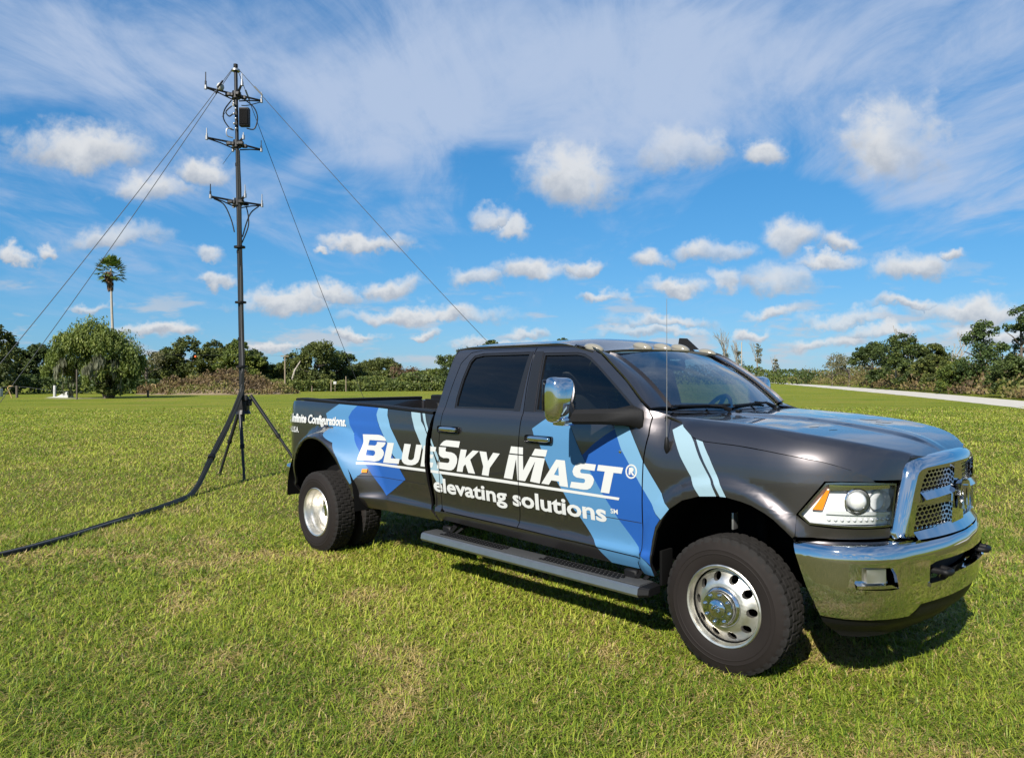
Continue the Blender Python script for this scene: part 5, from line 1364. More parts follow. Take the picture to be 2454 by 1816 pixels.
def tree(name, label, X, Y, h, w, kind, group=None, lean=0.0, trunk_m='bark'):
    t = thing(name, label, 'tree', (X, Y, 0), 0, group)
    bl = []
    if kind in ('oak', 'dark', 'vine'):
        bl.append(((0, 0, h*.52), (w*.85, w*.8, h*.40)))
        for i in range(7):
            a = 2*math.pi*i/7+random.uniform(-.4, .4); q = random.uniform(.35, .75)
            rr = w*random.uniform(.34, .52)
            bl.append(((w*q*math.cos(a), w*q*.8*math.sin(a), h*random.uniform(.38, .78)), (rr, rr, rr*.85)))
        bl.append(((w*random.uniform(-.2, .2), 0, h-w*.33), (w*.46, w*.44, w*.33)))
        for i in range(4): bl.append(((w*random.uniform(-.8, .8), -w*random.uniform(.2, .7), h*.20), (w*.42, w*.35, h*.20)))
        P, N, T = clumps(bl, 52, 26, .2, .29)
        S = (.08+.10*rng.random(len(P)))*(.6+.12*min(h, 7))
    elif kind in ('grey', 'brown'):
        bl.append(((0, 0, h*.55), (w*.8, w*.7, h*.40)))
        for i in range(6):
            a = random.uniform(0, 6.28); bl.append(((w*.55*math.cos(a), w*.4*math.sin(a), h*random.uniform(.3, .8)), (w*.4, w*.4, w*.36)))
        P, N, T = clumps(bl, 16, 16, .2, .42); S = .10+.14*rng.random(len(P))
    elif kind == 'pine':
        for i in range(9):
            f = .25+.75*i/8; bl.append(((w*random.uniform(-.35, .35)*(1.2-f), w*random.uniform(-.3, .3), h*(f-.06)), (w*(1.05-.65*f), w*(1.0-.6*f), h*.09)))
        P, N, T = clumps(bl, 40, 20, .2, .36); S = .09+.13*rng.random(len(P))
    else:
        for i in range(9):
            f = random.uniform(.50, .97); a = random.uniform(0, 6.28); q = random.uniform(.2, .85)*(1.15-f*.5)
            bl.append(((w*q*math.cos(a), w*q*math.sin(a), h*f), (w*.36, w*.36, w*.17)))
        bl.append(((0, 0, h*.93), (w*.4, w*.4, w*.25)))
        P, N, T = clumps(bl, 40, 12, .2, .40); S = .08+.12*rng.random(len(P))
    P = P[:]; P[:, 2] = np.maximum(P[:, 2], .06)
    quads('crown', P, N, S, T, M[LEAFM[kind]], t)
    bm = bmesh.new(); tr_ = .045*h if kind not in ('pinetall',) else .022*h
    top = (lean, 0, h*(.55 if kind != 'pinetall' else .93))
    bm_tube(bm, spline([(0, 0, -.1), (lean*.3+.1, 0, h*.2), top], 4), [tr_*(1-.07*i) for i in range(9)], 7)
    for i in range(5 if kind != 'pinetall' else 8):
        a = random.uniform(0, 6.28); z0 = h*(random.uniform(.25, .5) if kind != 'pinetall' else random.uniform(.45, .9)); q = w*random.uniform(.4, .75)
        bm_tube(bm, [(lean*z0/h, 0, z0), (q*.5*math.cos(a), q*.5*math.sin(a), z0+h*.10), (q*math.cos(a), q*math.sin(a), z0+h*.16)], [tr_*.4, tr_*.28, tr_*.12], 5)
    from_bm('trunk', bm, M[trunk_m], t, True)
    return t
random.seed(12)
TREES = [
(-52.56, 72, 7.16, 3.1, 'oak', 'dark oak cut off by the left edge of the photo'),
(-54.87, 80, 5.1, 2.3, 'dark', 'dark low tree behind the bent yellow pipe at far left'),
(-53.41, 82, 5.37, 2.26, 'dark', 'dark tree showing at the left side of the drooping mossy tree'),
(-44.29, 88, 5.94, 2.32, 'grey', 'pale grey-green tree showing at the right side of the drooping mossy tree'),
(-43.56, 92, 5.39, 2.22, 'oak', 'low dark oak left of the domed oak with the orange ball'),
(-40.76, 92, 6.76, 3.06, 'oak', 'tallest domed dark oak left of the mast, orange ball in front of it'),
(-38.73, 96, 6.38, 2.53, 'oak', 'dark oak just left of the mast, between the domed oak and the vine-hung tree'),
(-34.48, 92, 6.45, 2.43, 'vine', 'yellow-green vine-hung tree right behind the mast'),
(-33.53, 95, 5.29, 2.07, 'dark', 'dark rounded tree just right of the mast'),
(-32.43, 100, 3.64, 1.84, 'vine', 'small yellow-green tree beside the utility pole, in the dip of the tree line'),
(-29.3, 98, 4.84, 1.8, 'oak', 'oak directly right of the utility pole'),
(-23.89, 88, 5.89, 2.93, 'oak', 'big spreading oak with a pale leaning trunk, right of the utility pole'),
(-22.47, 93, 4.9, 2.35, 'dark', 'dark oak behind the foot of the steep right guy rope'),
(-21.1, 97, 3.48, 1.89, 'oak', 'low oak right of the steep guy rope'),
(-20.87, 106, 4.0, 2.19, 'oak', 'round distant oak, first of the low row before the cab'),
(-18.31, 106, 4.43, 2.31, 'oak', 'round distant oak with the highest crown of the low row before the cab'),
(-14.79, 98, 2.93, 2.25, 'brown', 'brown half-bare tree in front of the low distant row'),
(-13.83, 110, 2.83, 1.89, 'grey', 'small pale distant tree over the green box'),
(-10.8, 104, 2.89, 1.67, 'vine', 'yellow-green small tree over the pale track'),
(-5.29, 75, 4.71, 2.41, 'dark', 'dark bushy tree close behind the rear of the cab'),
(-2.46, 78, 5.59, 1.88, 'dark', 'dark tree top just showing over the rear of the cab roof'),
(5.83, 84, 6.08, 1.45, 'dark', 'small dark tree top peeping over the middle of the cab roof'),
(56.65, 128.7, 4.49, 2.06, 'grey', 'leafless grey shrub tree at the left end of the right-hand wood'),
(53.54, 115.6, 5.14, 2.53, 'grey', 'grey-green tangled tree second from the left end of the right-hand wood'),
(50.27, 101.5, 6.46, 2.21, 'dark', 'dark green round tree with brown stems in the right-hand wood'),
(46.98, 87.0, 6.79, 2.6, 'dark', 'dark ragged tree with a broken bare branch on top in the right-hand wood'),
(44.77, 76.7, 5.05, 1.67, 'oak', 'dull green tree under the bare crowns in the right-hand wood'),
(42.62, 66.0, 6.4, 1.9, 'pine', 'dark dense pine left of the tallest pine'),
(44.84, 64.1, 7.73, 1.7, 'pinetall', 'tallest open-crowned pine at the right edge of the photo'),
(39.42, 57.0, 3.34, 1.51, 'dark', 'dark low tree under the tallest pine'),
(41.91, 68.7, 3.12, 1.34, 'vine', 'yellow-green low bush tree in front of the bare stems on the right')]
for (X, Y, h, w, kind, label) in TREES:
    g = 'pine_tree' if kind.startswith('pine') else 'oak_tree' if kind in ('oak',) else 'tree'
    tr = tree(g, label, X, Y, h, w*(1.15 if X < 30 else 1.42), kind)
    if 'leaning trunk' in label:
        tube('limb', [(-2.3, -2.0, 0), (-2.1, -2.1, 1.2), (-1.75, -2.1, 2.5), (-1.2, -1.6, 3.6)], [.16, .14, .12, .07], M['pale_bark'], tr, 7)

# bare trees
def bare_tree(name, label, X, Y, h, spread, m='grey_wood', vines=None, seed=1, levels=4, group=None):
    rd = random.Random(seed); t = thing(name, label, 'tree', (X, Y, 0), 0, group)
    bm = bmesh.new()
    def grow(p, d, l, r, lev):
        q = p + d*l; mid = p.lerp(q, .5)+Vector((rd.uniform(-1, 1), rd.uniform(-1, 1), 0))*l*.06
        bm_tube(bm, [p, mid, q], [r, r*.85, r*.65], 5 if lev < 3 else 4, False)
        if lev >= levels: return
        for i in range(rd.choice((2, 3, 3))):
            dd = (d + Vector((rd.uniform(-1, 1)*spread, rd.uniform(-1, 1)*spread, rd.uniform(-.15, .45)))).normalized()
            grow(q if i else mid.lerp(q, .7), dd, l*rd.uniform(.58, .82), r*rd.uniform(.5, .66), lev+1)
    grow(Vector((0, 0, -.1)), Vector((rd.uniform(-.08, .08), 0, 1)).normalized(), h*.36, h*(.026 if m != 'pale_bark' and levels > 2 else .013), 0)
    zmax = max(v.co.z for v in bm.verts); 
    bmesh.ops.scale(bm, vec=(h/zmax, h/zmax, h/zmax), verts=bm.verts[:])
    from_bm('branches', bm, M[m], t, False)
    if vines:
        P, N, T = clumps([((0, 0, h*f), (h*.09*s, h*.08*s, h*.14)) for f, s in vines], 26, 9, .2, .5)
        P[:, 2] = np.maximum(P[:, 2], .05)
        quads('climbing_vines', P, N, .14+.18*rng.random(len(P)), T, M['leaf_grey'], t)
    return t
bare_tree('bare_tree', 'tallest bare grey tree behind the windshield, leftmost of the dead trees', 49.3, 168, 12.6, .55, seed=3, vines=[(.25, 1.1), (.42, .8)])
bare_tree('bare_tree', 'bare tree with bushy vines on its lower half, beside the pale pole', 52.5, 168, 10.1, .42, seed=8, vines=[(.12, 2.0), (.28, 1.7), (.45, 1.2), (.6, .7)])
bare_tree('bare_tree', 'pair-topped bare grey-green tree, third of the dead trees', 56.3, 166, 9.3, .40, seed=14, vines=[(.12, 1.8), (.3, 1.0), (.5, .9), (.7, .8), (.85, .8)])
bare_tree('dead_snag', 'short leaning vine-wrapped snag, right end of the dead trees', 58.7, 162, 6.6, .25, seed=21, levels=2, vines=[(.12, 2.6), (.3, 2.1), (.5, 1.3), (.7, .8)])
bare_tree('bare_tree', 'bare pale crown rising over the ragged dark tree on the right', 51.1, 92, 7.7, .5, seed=31)
bare_tree('bare_tree', 'brownish bare crown left of the dense dark pine', 55.9, 92, 7.6, .5, seed=41)
bare_tree('dead_snag', 'broken bare branch top sticking out of the ragged dark tree', 47.6, 90, 7.9, .3, seed=44, levels=2)
for i, (X, Y, h) in enumerate(((45.4, 77, 4.35), (45.6, 74, 3.9), (43.9, 66, 3.5), (43.5, 64, 3.4))):
    bare_tree('bare_sapling', ['pale bare sapling under the two bare crowns', 'thin pale bare sapling left of the pine stems', 'forked pale bare stem below the dense pine', 'forked pale bare stem below and right of the dense pine'][i], X, Y, h, .45, 'pale_bark', seed=50+i, levels=3, group='pale bare stems in the right-hand wood')

# drooping mossy tree
wl = thing('willow_tree', 'wide drooping light green tree hung with grey moss, below the palm', 'tree', (-33.6, 58.6, 0))
bl = [((0, 0, 3.4), (3.3, 2.6, 2.3)), ((-1.8, -.4, 3.0), (2.1, 1.9, 1.7)), ((1.9, 0, 3.0), (2.0, 1.9, 1.8)), ((.2, -.6, 4.5), (2.2, 1.9, 1.55)), ((-3.0, 0, 2.3), (1.2, 1.2, 1.1)), ((3.0, 0, 2.4), (1.15, 1.2, 1.2)), ((1.0, -1.0, 1.6), (1.6, 1.2, 1.3)), ((2.3, .3, 1.4), (1.1, 1.0, 1.2)), ((-1.2, -1.4, 3.9), (1.5, 1.2, 1.3)), ((1.4, -1.2, 4.0), (1.5, 1.2, 1.2))]
P, N, T = clumps(bl, 80, 40, .2, .24, 1.5)
P[:, 2] = np.maximum(P[:, 2], .9)
al = np.tile(np.array([0, 0, 1.0]), (len(P), 1))+.35*rng.standard_normal((len(P), 3))
N[:, 2] *= .5; N /= np.linalg.norm(N, axis=1, keepdims=True)
quads('crown', P, N, .06+.06*rng.random(len(P)), T+.10*(P[:, 2]-3)/3, M['leaf_willow'], wl, 2.6, al)
n = 2400; gi = rng.integers(0, 46, n); ga = rng.uniform(-.6, np.pi+3.7, 46); gq = .45+.52*rng.random(46); gl = .25+1.5*rng.random(46)**1.6*(1.0+.9*(np.cos(ga) < -.3)); gz = 2.3+1.1*rng.random(46)
a = ga[gi]+.05*rng.standard_normal(n); q = gq[gi]+.02*rng.standard_normal(n); f = rng.random(n)
P = np.stack([3.5*q*np.cos(a)-.3, 2.5*q*np.sin(a)-.4, np.maximum(.35, gz[gi]-gl[gi]*f)], 1)
N = np.stack([np.cos(a), np.sin(a), 0*a], 1)+.5*rng.standard_normal((n, 3)); N[:, 2] *= .15; N /= np.linalg.norm(N, axis=1, keepdims=True)
quads('hanging_moss', P, N, .07+.07*rng.random(n), .4+.22*rng.standard_normal(n), M['moss'], wl, 5.5, np.tile(np.array([0, 0, 1.0]), (n, 1))+.08*rng.standard_normal((n, 3)))
P, N, T = clumps([((1.3, -.3, .75), (.95, .8, .85)), ((.7, -.2, .6), (.5, .5, .6))], 60, 14, .2, .4)
P[:, 2] = np.maximum(P[:, 2], .03); quads('base_shoots', P, N, .12+.12*rng.random(len(P)), T-.1, M['leaf_oak'], wl, 1.8)
bm = bmesh.new()
for (x1, y1, z1, r) in ((-.6, 0, 2.4, .20), (.2, -.2, 2.8, .22), (1.0, .2, 3.0, .24), (1.9, 0, 2.6, .18), (2.5, .2, 2.2, .14)):
    bm_tube(bm, spline([(1.15+.12*(x1-1), 0, -.1), (1.1+.45*(x1-1), y1*.5, z1*.4), (x1, y1, z1)], 4), [r*(1-.06*i) for i in range(9)], 7)
from_bm('trunk', bm, M['bark'], wl, True)

# tall fan palm
pm = thing('palm_tree', 'tall thin fan palm rising behind the drooping tree', 'palm tree', (-47.4, 86, 0))
H = 14.5
tube('trunk', spline([(.35, 0, -.1), (.25, 0, 5), (.08, 0, 10), (0, 0, H)], 6), [.21-.006*i for i in range(19)], M['pale_bark'], pm, 8)
Pf = []; Nf = []; Sf = []; Tf = []; Af = []
for i in range(44):
    a = 2.399*i; el = R(82)-R(128)*(i/43)
    dr = Vector((math.cos(a)*math.cos(el), math.sin(a)*math.cos(el), math.sin(el)))
    base = Vector((0, 0, H-.1)); tipc = base + dr*random.uniform(.95, 1.30)
    side_ = dr.cross(Vector((0, 0, 1))); side_.normalize() if side_.length > .01 else None
    for j in range(13):
        an = R(-75+150*j/12); dd = (dr*math.cos(an)+side_*math.sin(an)).normalized(); L = .86*(1-.25*abs(an)/1.4)
        p = tipc + dd*L*.5 + Vector((0, 0, -.16*abs(math.sin(an)) - .12))
        Pf.append(p); Af.append(dd); nn = dr.cross(side_).normalized()+Vector((random.uniform(-.4, .4), random.uniform(-.4, .4), random.uniform(-.2, .2))); Nf.append(nn.normalized()); Sf.append(.10); Tf.append(random.gauss(.5, .2))
quads('fronds', np.array([tuple(v) for v in Pf]), np.array([tuple(v) for v in Nf]), np.array(Sf)*1.7, np.array(Tf), M['palm_leaf'], pm, 4.6, np.array([tuple(v) for v in Af]))
n = 420; a = rng.uniform(0, 2*np.pi, n); z = H-.55-2.0*rng.random(n)**1.3; rr = .18+.42*rng.random(n)*(1-(H-.55-z)/2.6)
quads('dead_frond_skirt', np.stack([rr*np.cos(a)-.32*(1-(H-z)/3), rr*np.sin(a), z], 1), np.stack([np.cos(a), np.sin(a), .2+0*a], 1)/1.02, .10+.06*rng.random(n), .4+.25*rng.standard_normal(n), M['palm_dead'], pm, 4.5, np.tile(np.array([.05, 0, 1.0]), (n, 1))+.15*rng.standard_normal((n, 3)))

# ---- rough brush, hedges and the far wood (uncountable growth)
def brush(name, label, pts_fn, n, size, m, up=.6, aspect=1.5, tfun=None):
    P, T = pts_fn(n); nn = len(P)
    N = unit(nn); N[:, 2] *= 1-up; N[:, 1] -= .3; N /= np.linalg.norm(N, axis=1, keepdims=True)
    al = np.tile(np.array([0, 0, 1.0]), (nn, 1))+.5*rng.standard_normal((nn, 3))
    o = quads(name, P, N, size*(.6+.8*rng.random(nn)), T, M[m], None, aspect, al)
    return tag(o, label, kind='stuff')
# earth mound with dry weeds
mv = []; mf = []; NX, NY = 30, 14
def mound_h(u, v):
    r_ = (u*u+v*v)**.5; base = max(0.0, 1-r_**2.2)
    return 1.75*base*(.82+.22*math.sin(3.1*u+1)+.10*math.sin(7*u))
for j in range(NY+1):
    for i in range(NX+1):
        u = -1.06+2.12*i/NX; v = -1.06+2.12*j/NY
        mv.append((-29.6+8.0*u, 73.5+4.5*v, mound_h(u, v)-.02))
for j in range(NY):
    for i in range(NX): q = j*(NX+1)+i; mf.append((q, q+1, q+NX+2, q+NX+1))
M['earth'] = mat('dry_earth', (.16, .12, .075), .95, var=.35, vscale=.8, bump=.5, bscale=6)
tag(raw('mound', mv, mf, M['earth'], None, True), 'low weedy earth mound left of the mast foot', kind='structure')
def mound_pts(n):
    u = rng.uniform(-1, 1, n); v = rng.uniform(-1, .6, n); ok = u*u+v*v < 1.0; u, v = u[ok], v[ok]
    z = np.array([mound_h(a_, b_) for a_, b_ in zip(u, v)])+rng.random(len(u))**.8*(.12+1.0*pnoise(u*4+5, v*3+5, 2.3, 4)**2)
    p = fbm(u*4+20, v*4+20, .9, 51)
    return np.stack([-29.6+8.0*u, 73.5+4.5*v, z], 1), np.clip(.16+1.5*(p-.36)+.10*rng.standard_normal(len(u))+.30*(v < -.72), 0, 1)
brush('weeds', 'dry reddish and green weeds covering the earth mound', mound_pts, 13000, .15, 'brush')
def hedge_pts(n):
    x = rng.uniform(-31.5, -7, n); hh = .75+.55*fbm(x+60, x*0+3, .7, 61)+.25*(x < -19)
    y = 84+rng.uniform(-.6, .9, n)+.15*(x+20); z = hh*rng.random(n)**.8
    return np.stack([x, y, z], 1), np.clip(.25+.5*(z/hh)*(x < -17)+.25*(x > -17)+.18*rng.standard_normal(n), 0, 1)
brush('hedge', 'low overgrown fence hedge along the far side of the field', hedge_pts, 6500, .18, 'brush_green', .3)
def low_bushes(n):
    x = rng.uniform(-20, -6, n); c = pnoise(x*1.0+80, x*0+9, .55, 71); hh = .8+1.9*c
    y = 88+rng.uniform(-1, 2, n); z = hh*rng.random(n)**.8
    return np.stack([x, y, z], 1), np.clip(.45+.5*pnoise(x+9, z*1.5, .9, 72)-.1+.16*rng.standard_normal(n), 0, 1)
brush('thicket', 'tangled yellow-green thicket behind the fence posts', low_bushes, 5000, .20, 'brush_green', .2, 1.2)
def under_left(n):
    x = rng.uniform(-62, -36, n); hh = 1.2+1.2*pnoise(x+20, x*0+2, .35, 75); y = 74+rng.uniform(-1, 1.5, n); z = hh*rng.random(n)**.8
    return np.stack([x, y, z], 1), np.clip(.2+.15*rng.standard_normal(n), 0, 1)
brush('undergrowth', 'dark undergrowth at the foot of the left-hand trees', under_left, 5000, .22, 'brush_green', .2, 1.2)
def bank_pts(n):
    f = rng.random(n)**.75; f = 1-f
    A = np.array([34.6, 48.5]); B_ = np.array([70.3, 192.0])
    # follow the far edge of the track
    q = np.interp(f, [0, .36, 1], [0, .5, 1])
    ex = np.interp(f, [0, .25, .55, 1], [31.5, 36.5, 49.2, 70.3]); ey = np.interp(f, [0, .25, .55, 1], [38.5, 55.0, 101.0, 192.0])
    s = .3+13*rng.random(n)**1.25; nx_, ny_ = .955, -.295
    x = ex+nx_*s; y = ey+ny_*s*.6
    hh = np.minimum(3.3, .65+.52*s)*(.62+.75*pnoise(x, y, .45, 81)); z = hh*(.20+.80*rng.random(n))
    p = fbm(x+40, y+40, .30, 85)
    return np.stack([x, y, z], 1), np.clip(.12+1.15*(p-.30)+.05*s/3+.12*rng.standard_normal(n), 0, 1)
brush('weeds', 'reddish brown dry weeds along the far side of the gravel track', bank_pts, 26000, .17, 'brush', .5)
def far_pts(n):
    x = rng.uniform(8, 78, n); hh = 2.2+2.0*pnoise(x+10, x*0+4, .22, 91); y = 150+rng.uniform(-3, 6, n); z = hh*rng.random(n)**.8
    return np.stack([x, y, z], 1), np.clip(.35+.5*(pnoise(x, z, .3, 92)-.4)+.15*rng.standard_normal(n), 0, 1)
brush('thicket', 'low scrub line across the far end of the gravel track', far_pts, 5500, .42, 'brush_green', .2, 1.0)
def wood_pts(n):
    x = rng.uniform(-260, 260, n); hh = 3.2+2.2*pnoise(x+300, x*0+7, .06, 95); y = 300+rng.uniform(-5, 5, n); z = hh*rng.random(n)**.8
    return np.stack([x, y, z], 1), np.clip(.35+.2*rng.standard_normal(n), 0, 1)
def mid_pts(n):
    x = rng.uniform(-64, -10, n); hh = 2.0+2.6*pnoise(x+120, x*0+5, .30, 98)+.8*pnoise(x, x*0+2, 1.1, 99); hh *= np.clip(1.15-(x+64)/90, .55, 1); y = 104+rng.uniform(-2, 3, n); z = hh*rng.random(n)**.75
    return np.stack([x, y, z], 1), np.clip(.30+.55*(pnoise(x, z, .5, 97)-.4)+.15*rng.standard_normal(n), 0, 1)
brush('thicket', 'soft olive scrub closing the gaps behind the far trees', mid_pts, 14000, .34, 'leaf_oak', .2, 1.0)
brush('far_wood', 'hazy wood along the horizon', wood_pts, 7000, 1.1, 'leaf_oak', .2, 1.0)

# ---- small far things
def post(name, label, X, Y, h, r, m, group=None, cat='post'):
    return tag(tube(name, [(X, Y, -.05), (X, Y, h)], r, M[m], None, 8), label, cat, group)
up = thing('utility_pole', 'pale wooden utility pole with a short crossarm, behind the hedge', 'utility pole', (-24.85, 79.6, 0))
tube('pole', [(0, 0, 0), (0, 0, 4.1)], [.10, .075], M['wood_post'], up, 8); box('crossarm', (0, -.1, 3.95), (.9, .09, .09), M['wood_post'], up, .01)
post('utility_pole', 'thin pale pole standing among the dead trees behind the windshield', 52.1, 165, 9.4, .12, 'pale_bark', None, 'utility pole')
for X, Y, h, l in ((-22.9, 83.2, .75, 'short pale fence post, leftmost along the far hedge'), (-20.7, 83.2, 1.35, 'thin taller fence post beside the small white box'), (-19.0, 83.2, 1.75, 'tallest fence post, right of the small white box'), (-9.6, 87, 1.2, 'lone fence post right of the green box')):
    post('fence_post', l, X, Y, h, .06, 'wood_post', 'fence posts along the far hedge')
post('pole', 'thin dark pole in front of the drooping tree', -33.1, 55.3, 2.3, .055, 'bark', None, 'pole')
post('fence_post', 'short dark wooden post beside the yellow pipe at far left', -41.2, 60.5, 1.0, .10, 'bark', None, 'post')
post('fence_post', 'short dark post at the foot of the mound, right of the drooping tree', -30.3, 60.5, .62, .09, 'bark', None, 'post')
tag(tube('pipe_stand', [(-41.0, 59.6, 0), (-41.35, 59.6, .85), (-41.2, 59.6, .98), (-40.9, 59.6, .98)], .045, M['rust_pipe'], None, 8), 'yellowish bent pipe stand at far left', 'pipe')
tag(tube('pipe_stand', [(-34.9, 71.2, 0), (-34.9, 71.2, .95), (-35.3, 71.2, 1.0)], .04, M['rust_pipe'], None, 8), 'small yellow pipe end at the left foot of the mound', 'pipe')
tag(tube('fence_wire', spline([(-46, 60.4, .80), (-41.2, 60.5, .92), (-38.5, 60.5, .62), (-35, 60.5, .42)], 6), .012, M['rope'], None, 5), 'sagging wire from the short dark post at far left', 'wire')
bm = bmesh.new(); v0 = [bm.verts.new(p) for p in ((-38.9, 60.6, .0), (-36.9, 60.4, .0), (-37.0, 60.5, .52), (-37.4, 60.6, .36), (-38.0, 60.7, .10), (-38.2, 61.2, .0), (-36.9, 61.3, .0))]
for f in ((0, 1, 2, 3, 4), (0, 4, 5), (4, 3, 5), (3, 2, 6, 5), (1, 6, 2)): bm.faces.new([v0[i] for i in f])
bmesh.ops.recalc_face_normals(bm, faces=bm.faces[:]); tag(from_bm('tarpaulin', bm, M['white']), 'crumpled white sheet lying on the grass left of the drooping tree', 'tarp')
tag(tube('white_bin', [(-39.0, 62, 0), (-39.0, 62, .95), (-39.0, 62, 1.0)], [.12, .11, .08], M['white'], None, 10), 'slim white upright marker behind the crumpled white sheet', 'marker')
tag(box('white_box', (-43.0, 61, .42), (.35, .4, .7), M['white'], None, .05), 'white box cut by the left edge of the photo', 'box')
bm = bmesh.new(); bmesh.ops.create_uvsphere(bm, u_segments=16, v_segments=10, radius=.13); bmesh.ops.translate(bm, vec=(-38.3, 88.0, 4.15), verts=bm.verts[:])
tag(from_bm('marker_ball', bm, M['orange'], None, True), 'small orange marker ball in front of the domed dark oak', 'ball')
tag(tube('overhead_wire', [(-55, 88.0, 4.75), (-38.3, 88.0, 4.35), (-24.85, 80.0, 4.02)], .008, M['rope'], None, 4), 'thin overhead wire running from the utility pole past the orange ball', 'wire')
sg_ = thing('sign_box', 'small white box on a thin stake in the far hedge', 'box', (-20.2, 83.0, 0))
tube('stake', [(0, 0, 0), (0, 0, .9)], .03, M['wood_post'], sg_, 6); box('panel', (0, -.03, 1.0), (.34, .18, .32), M['white'], sg_, .03)
gb = thing('utility_box', 'dark green box with white markings on the far side of the field', 'box', (-13.3, 98, 0))
box('cabinet', (0, 0, .36), (1.5, .6, .66), M['green_box'], gb, .03); box('marking', (-.45, -.31, .45), (.35, .02, .22), M['white'], gb, .004); box('marking', (.35, -.31, .40), (.42, .02, .30), M['white'], gb, .004)

# ================================================================== THE MAST
MX, MY = -4.64, 12.55
mast = thing('antenna_mast', 'dark telescopic antenna mast on a tripod with three tiers of short antennas', 'mast', (MX, MY, 0))
def mp(z): return Vector((-.115*(z/7.1), 0, z))       # the mast leans a touch to the left
for z0, z1, r in ((.95, 2.4, .042), (2.4, 3.9, .037), (3.9, 5.4, .033), (5.4, 7.10, .030)):
    s_ = tube('mast_section', [mp(z0), mp(z1)], r, M['mast'], mast, 14)
    tube('collar', [mp(z1-.05), mp(z1)], r+.006, M['black'], s_, 14)
hubm = bmesh.new(); bm_box(hubm, (0, 0, 1.25), (.17, .17, .26), .02, 2); bm_box(hubm, (.09, 0, 1.28), (.10, .10, .12), .02, 2); bm_tube(hubm, [(0, 0, 1.08), (0, 0, 1.15)], [.13, .10], 12); bm_box(hubm, (.06, -.1, 1.36), (.10, .05, .10), .01, 1)
from_bm('tripod_hub', hubm, M['mast'], mast, True, 35)
for top, foot_ in (((-.02, -.09, 1.10), (.21, -.53, 0)), ((-.07, .03, 1.18), (-.51, .24, 0)), ((.12, .02, 1.40), (1.12, -.12, 0))):
    lg = tube('leg', [top, Vector(top).lerp(Vector(foot_), .52)], .030, M['mast'], mast, 10)
    k_ = Vector(top).lerp(Vector(foot_), .50); dn = Vector(foot_)-Vector(top)
    tube('leg_extension', [k_, foot_], .023, M['mast'], lg, 10)
    tube('leg_clamp', [k_-dn.normalized()*.03, k_+dn.normalized()*.03], .038, M['black'], lg, 10)
    tube('leg_foot', [Vector(foot_)-Vector((0, 0, -.02)), Vector(foot_)-Vector((0, 0, .02))], .06, M['black'], lg, 10)
def antenna(arm, p, l, whitebase=True, r=.012):
    a = tube('antenna', [p, p+Vector((0, 0, l*.35)), p+Vector((0, 0, l*.36)), p+Vector((0, 0, l))], [r*1.4, r*1.4, r*.8, r*.7], M['mast'], arm, 8)
    if whitebase: a.data.materials[0] = M['steel'] if l < .18 else M['mast']
def tier(z, arms, ring_r):
    c = mp(z)
    bm = bmesh.new(); bm_tube(bm, [c-Vector((0, 0, .07)), c+Vector((0, 0, .05))], ring_r, 14); 
    for a in range(4): bm_box(bm, c+Vector((.075*math.cos(a*1.57+.7), .075*math.sin(a*1.57+.7), -.02)), (.07, .07, .06), .01, 1)
    from_bm('tier_bracket', bm, M['mast'], mast, True, 35)
    for (dx_, dy_, ups, al) in arms:
        e = c+Vector((dx_, dy_, ups)); dirv = Vector((dx_, dy_, 0)).normalized()
        bm = bmesh.new(); bm_tube(bm, [c+dirv*.04, e], .017, 8); bm_tube(bm, [c+dirv*.05-Vector((0, 0, .10)), c.lerp(e, .55)-Vector((0, 0, .045)), e-Vector((0, 0, .01))], .011, 6)
        bm_box(bm, c+dirv*.13-Vector((0, 0, .02)), (.09, .06, .06), .01, 1, None)
        arm = from_bm('crossarm', bm, M['mast'], mast, True, 40)
        tube('arm_end_fitting', [e-Vector((0, 0, .035)), e+Vector((0, 0, .03))], .024, M['steel'], arm, 10)
        antenna(arm, e+Vector((0, 0, .02)), al)
tier(6.58, [(-.42, -.25, .03, .235), (.22, -.32, .06, .15), (.34, .28, .0, .13), (-.13, .22, -.08, .14)], .068)
tier(5.74, [(-.42, -.25, .02, .14), (.16, -.14, .06, .06), (.32, .28, -.02, .14), (-.14, .18, -.05, .12)], .066)
tier(4.74, [(-.38, -.24, .03, .19), (.20, -.22, .05, .16), (.32, .26, .0, .17), (-.15, .18, -.03, .12)], .066)
bm = bmesh.new(); bmesh.ops.create_uvsphere(bm, u_segments=16, v_segments=10, radius=.062); bmesh.ops.scale(bm, vec=(1, 1, 1.15), verts=bm.verts[:]); bmesh.ops.translate(bm, vec=mp(6.58)+Vector((-.22, -.13, .08)), verts=bm.verts[:])
from_bm('gps_dome', bm, M['white'], mast, True)
bm = bmesh.new(); bm_box(bm, mp(6.18)+Vector((.145, -.02, 0)), (.17, .11, .32), .02, 2, None)
for i in range(8): bm_box(bm, mp(6.18)+Vector((.08+.018*i, -.080, 0)), (.007, .03, .27), .002, 1)
from_bm('radio_box', bm, M['black'], mast, True, 35)
bm = bmesh.new()
for i in range(6):
    r = bmesh.ops.create_uvsphere(bm, u_segments=8, v_segments=6, radius=.022); bmesh.ops.translate(bm, vec=mp(6.40-.085*i)+Vector((-.02+.03*(i % 2), -.062, 0)), verts=r['verts'])
from_bm('connectors', bm, M['steel'], mast, True)
tube('hand_loop', spline([mp(5.98)+Vector((-.06, -.05, 0)), mp(5.98)+Vector((-.14, -.08, -.02)), mp(5.85)+Vector((-.14, -.08, 0)), mp(5.82)+Vector((-.05, -.05, 0))], 6), .010, M['steel'], mast, 6)
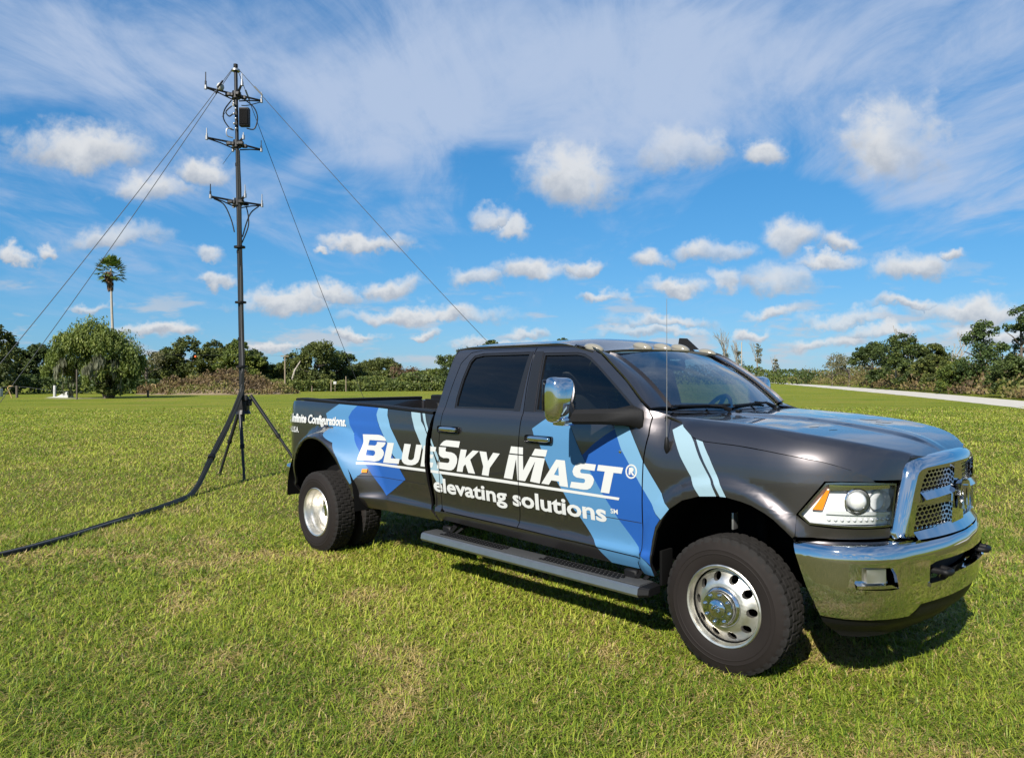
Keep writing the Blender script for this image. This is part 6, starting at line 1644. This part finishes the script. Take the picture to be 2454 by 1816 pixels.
def loop(P, r=.011): tube('jumper_cable', spline([mp(z)+Vector((x_, y_, 0)) for x_, y_, z in P], 7), r, M['cable'], mast, 6)
loop([(.12, -.06, 6.50), (.30, -.02, 6.36), (.36, 0, 6.18), (.30, 0, 5.99), (.18, -.03, 5.99)])
loop([(-.06, -.06, 6.46), (-.18, -.06, 6.30), (-.20, -.06, 6.14), (-.10, -.06, 5.98), (-.03, -.06, 5.95)])
loop([(-.06, -.06, 6.36), (-.15, -.08, 6.26), (-.10, -.08, 6.18), (-.04, -.07, 6.22)])
loop([(-.34, -.2, 4.74), (-.20, -.12, 4.66), (-.10, -.08, 4.42), (-.05, -.07, 4.20)])
loop([(.28, .2, 4.70), (.20, .05, 4.56), (.14, -.02, 4.36), (.08, -.05, 4.12)])
loop([(.10, .1, 4.68), (.16, .02, 4.50), (.17, -.02, 4.30), (.07, -.05, 4.02)])
loop([(.34, .24, 6.54), (.16, .12, 6.44), (.08, .02, 6.40)], .008)
tube('whip', [mp(6.45)+Vector((-.14, .15, 0)), mp(6.24)+Vector((-.30, .12, 0))], .004, M['mast'], mast, 5)
tube('whip', [mp(5.66)+Vector((-.14, .15, 0)), mp(5.42)+Vector((-.30, .12, 0))], .004, M['mast'], mast, 5)
tube('guy_ring', [mp(6.98), mp(7.01)], .07, M['steel'], mast, 14)

# cable bundle: down the mast, off to the grass and away to the left
cb = thing('cable_bundle', 'thick bundle of black cables from the mast snaking left over the grass', 'cables', (MX, MY, 0))
route = [(.045, -.07, 5.60), (.055, -.07, 4.9), (.050, -.075, 4.2), (.055, -.075, 3.4), (.055, -.08, 2.6), (.06, -.08, 2.0), (.045, -.09, 1.62), (.01, -.15, 1.42), (-.05, -.52, .97), (-.07, -.95, .613), (-.035, -1.38, .375), (.0, -1.75, .165), (.02, -2.08, .04), (.06, -2.50, .025), (.05, -3.4, .025), (-.02, -4.25, .03), (-.08, -4.97, .03), (-.22, -5.65, .03), (-.62, -6.4, .03), (-1.6, -7.2, .03)]
for i in range(8):
    rd = random.Random(90+i); pts_ = []
    a = 2*math.pi*i/8
    for k, (x_, y_, z_) in enumerate(route):
        amp = .017 if z_ > 1.6 else .034 if z_ > .2 else .026
        ox = amp*math.cos(a+.35*k)+rd.uniform(-.008, .008); oz = amp*math.sin(a+.35*k)
        lean_ = mp(z_).x if z_ > 1.6 else 0
        if z_ > 1.6: pts_.append((x_+lean_+ox, y_+abs(oz)*.4, z_))
        else: pts_.append((x_+ox, y_+oz*.4, max(.016, z_+oz*.8)))
    tube('cable_strand', spline(pts_, 7), .014 if i < 6 else .009, M['cable'] if i not in (2,) else M['cable_grey'], cb, 7)
for z_, p_ in ((3.95, None), (3.0, None), (1.9, None)):
    tube('cable_tie', [mp(z_-.015)+Vector((.02, -.03, 0)), mp(z_+.015)+Vector((.02, -.03, 0))], .095, M['black'], cb, 12)
tube('cable_tie', [(-.052, -1.18, .485), (-.046, -1.25, .447)], .055, M['black'], cb, 12)
# four guy ropes
top = Vector((MX, MY, 0)) + mp(6.99)
def guy(end, label):
    e = Vector(end); d_ = (e-top).normalized(); s0 = top+Vector((d_.x, d_.y, 0)).normalized()*.07
    g_ = thing('guy_rope', label, 'guy rope', (0, 0, 0), 0, 'guy ropes staying the mast')
    sag = [s0.lerp(e, k/10)-Vector((0, 0, .10*math.sin(math.pi*k/10))) for k in range(11)]
    tube('rope', sag, .0055, M['rope'], g_, 6)
    tube('tensioner', [s0.lerp(e, .035), s0.lerp(e, .055)], .016, M['steel'] if end[1] > 13 else M['black'], g_, 7)
    tube('ground_stake', [e+Vector((0, 0, .12)), e-Vector((0, 0, .05))], .015, M['steel'], g_, 6)
guy((-7.92, 9.0, 0), 'lower guy rope running down to the far left, nearest the camera')
guy((-10.1, 13.0, 0), 'second guy rope down to the left, passing the palm crown')
guy((-3.0, 17.1, 0), 'steep guy rope running down behind the truck bed')
guy((1.83, 14.0, 0), 'long guy rope running down right behind the cab roof')
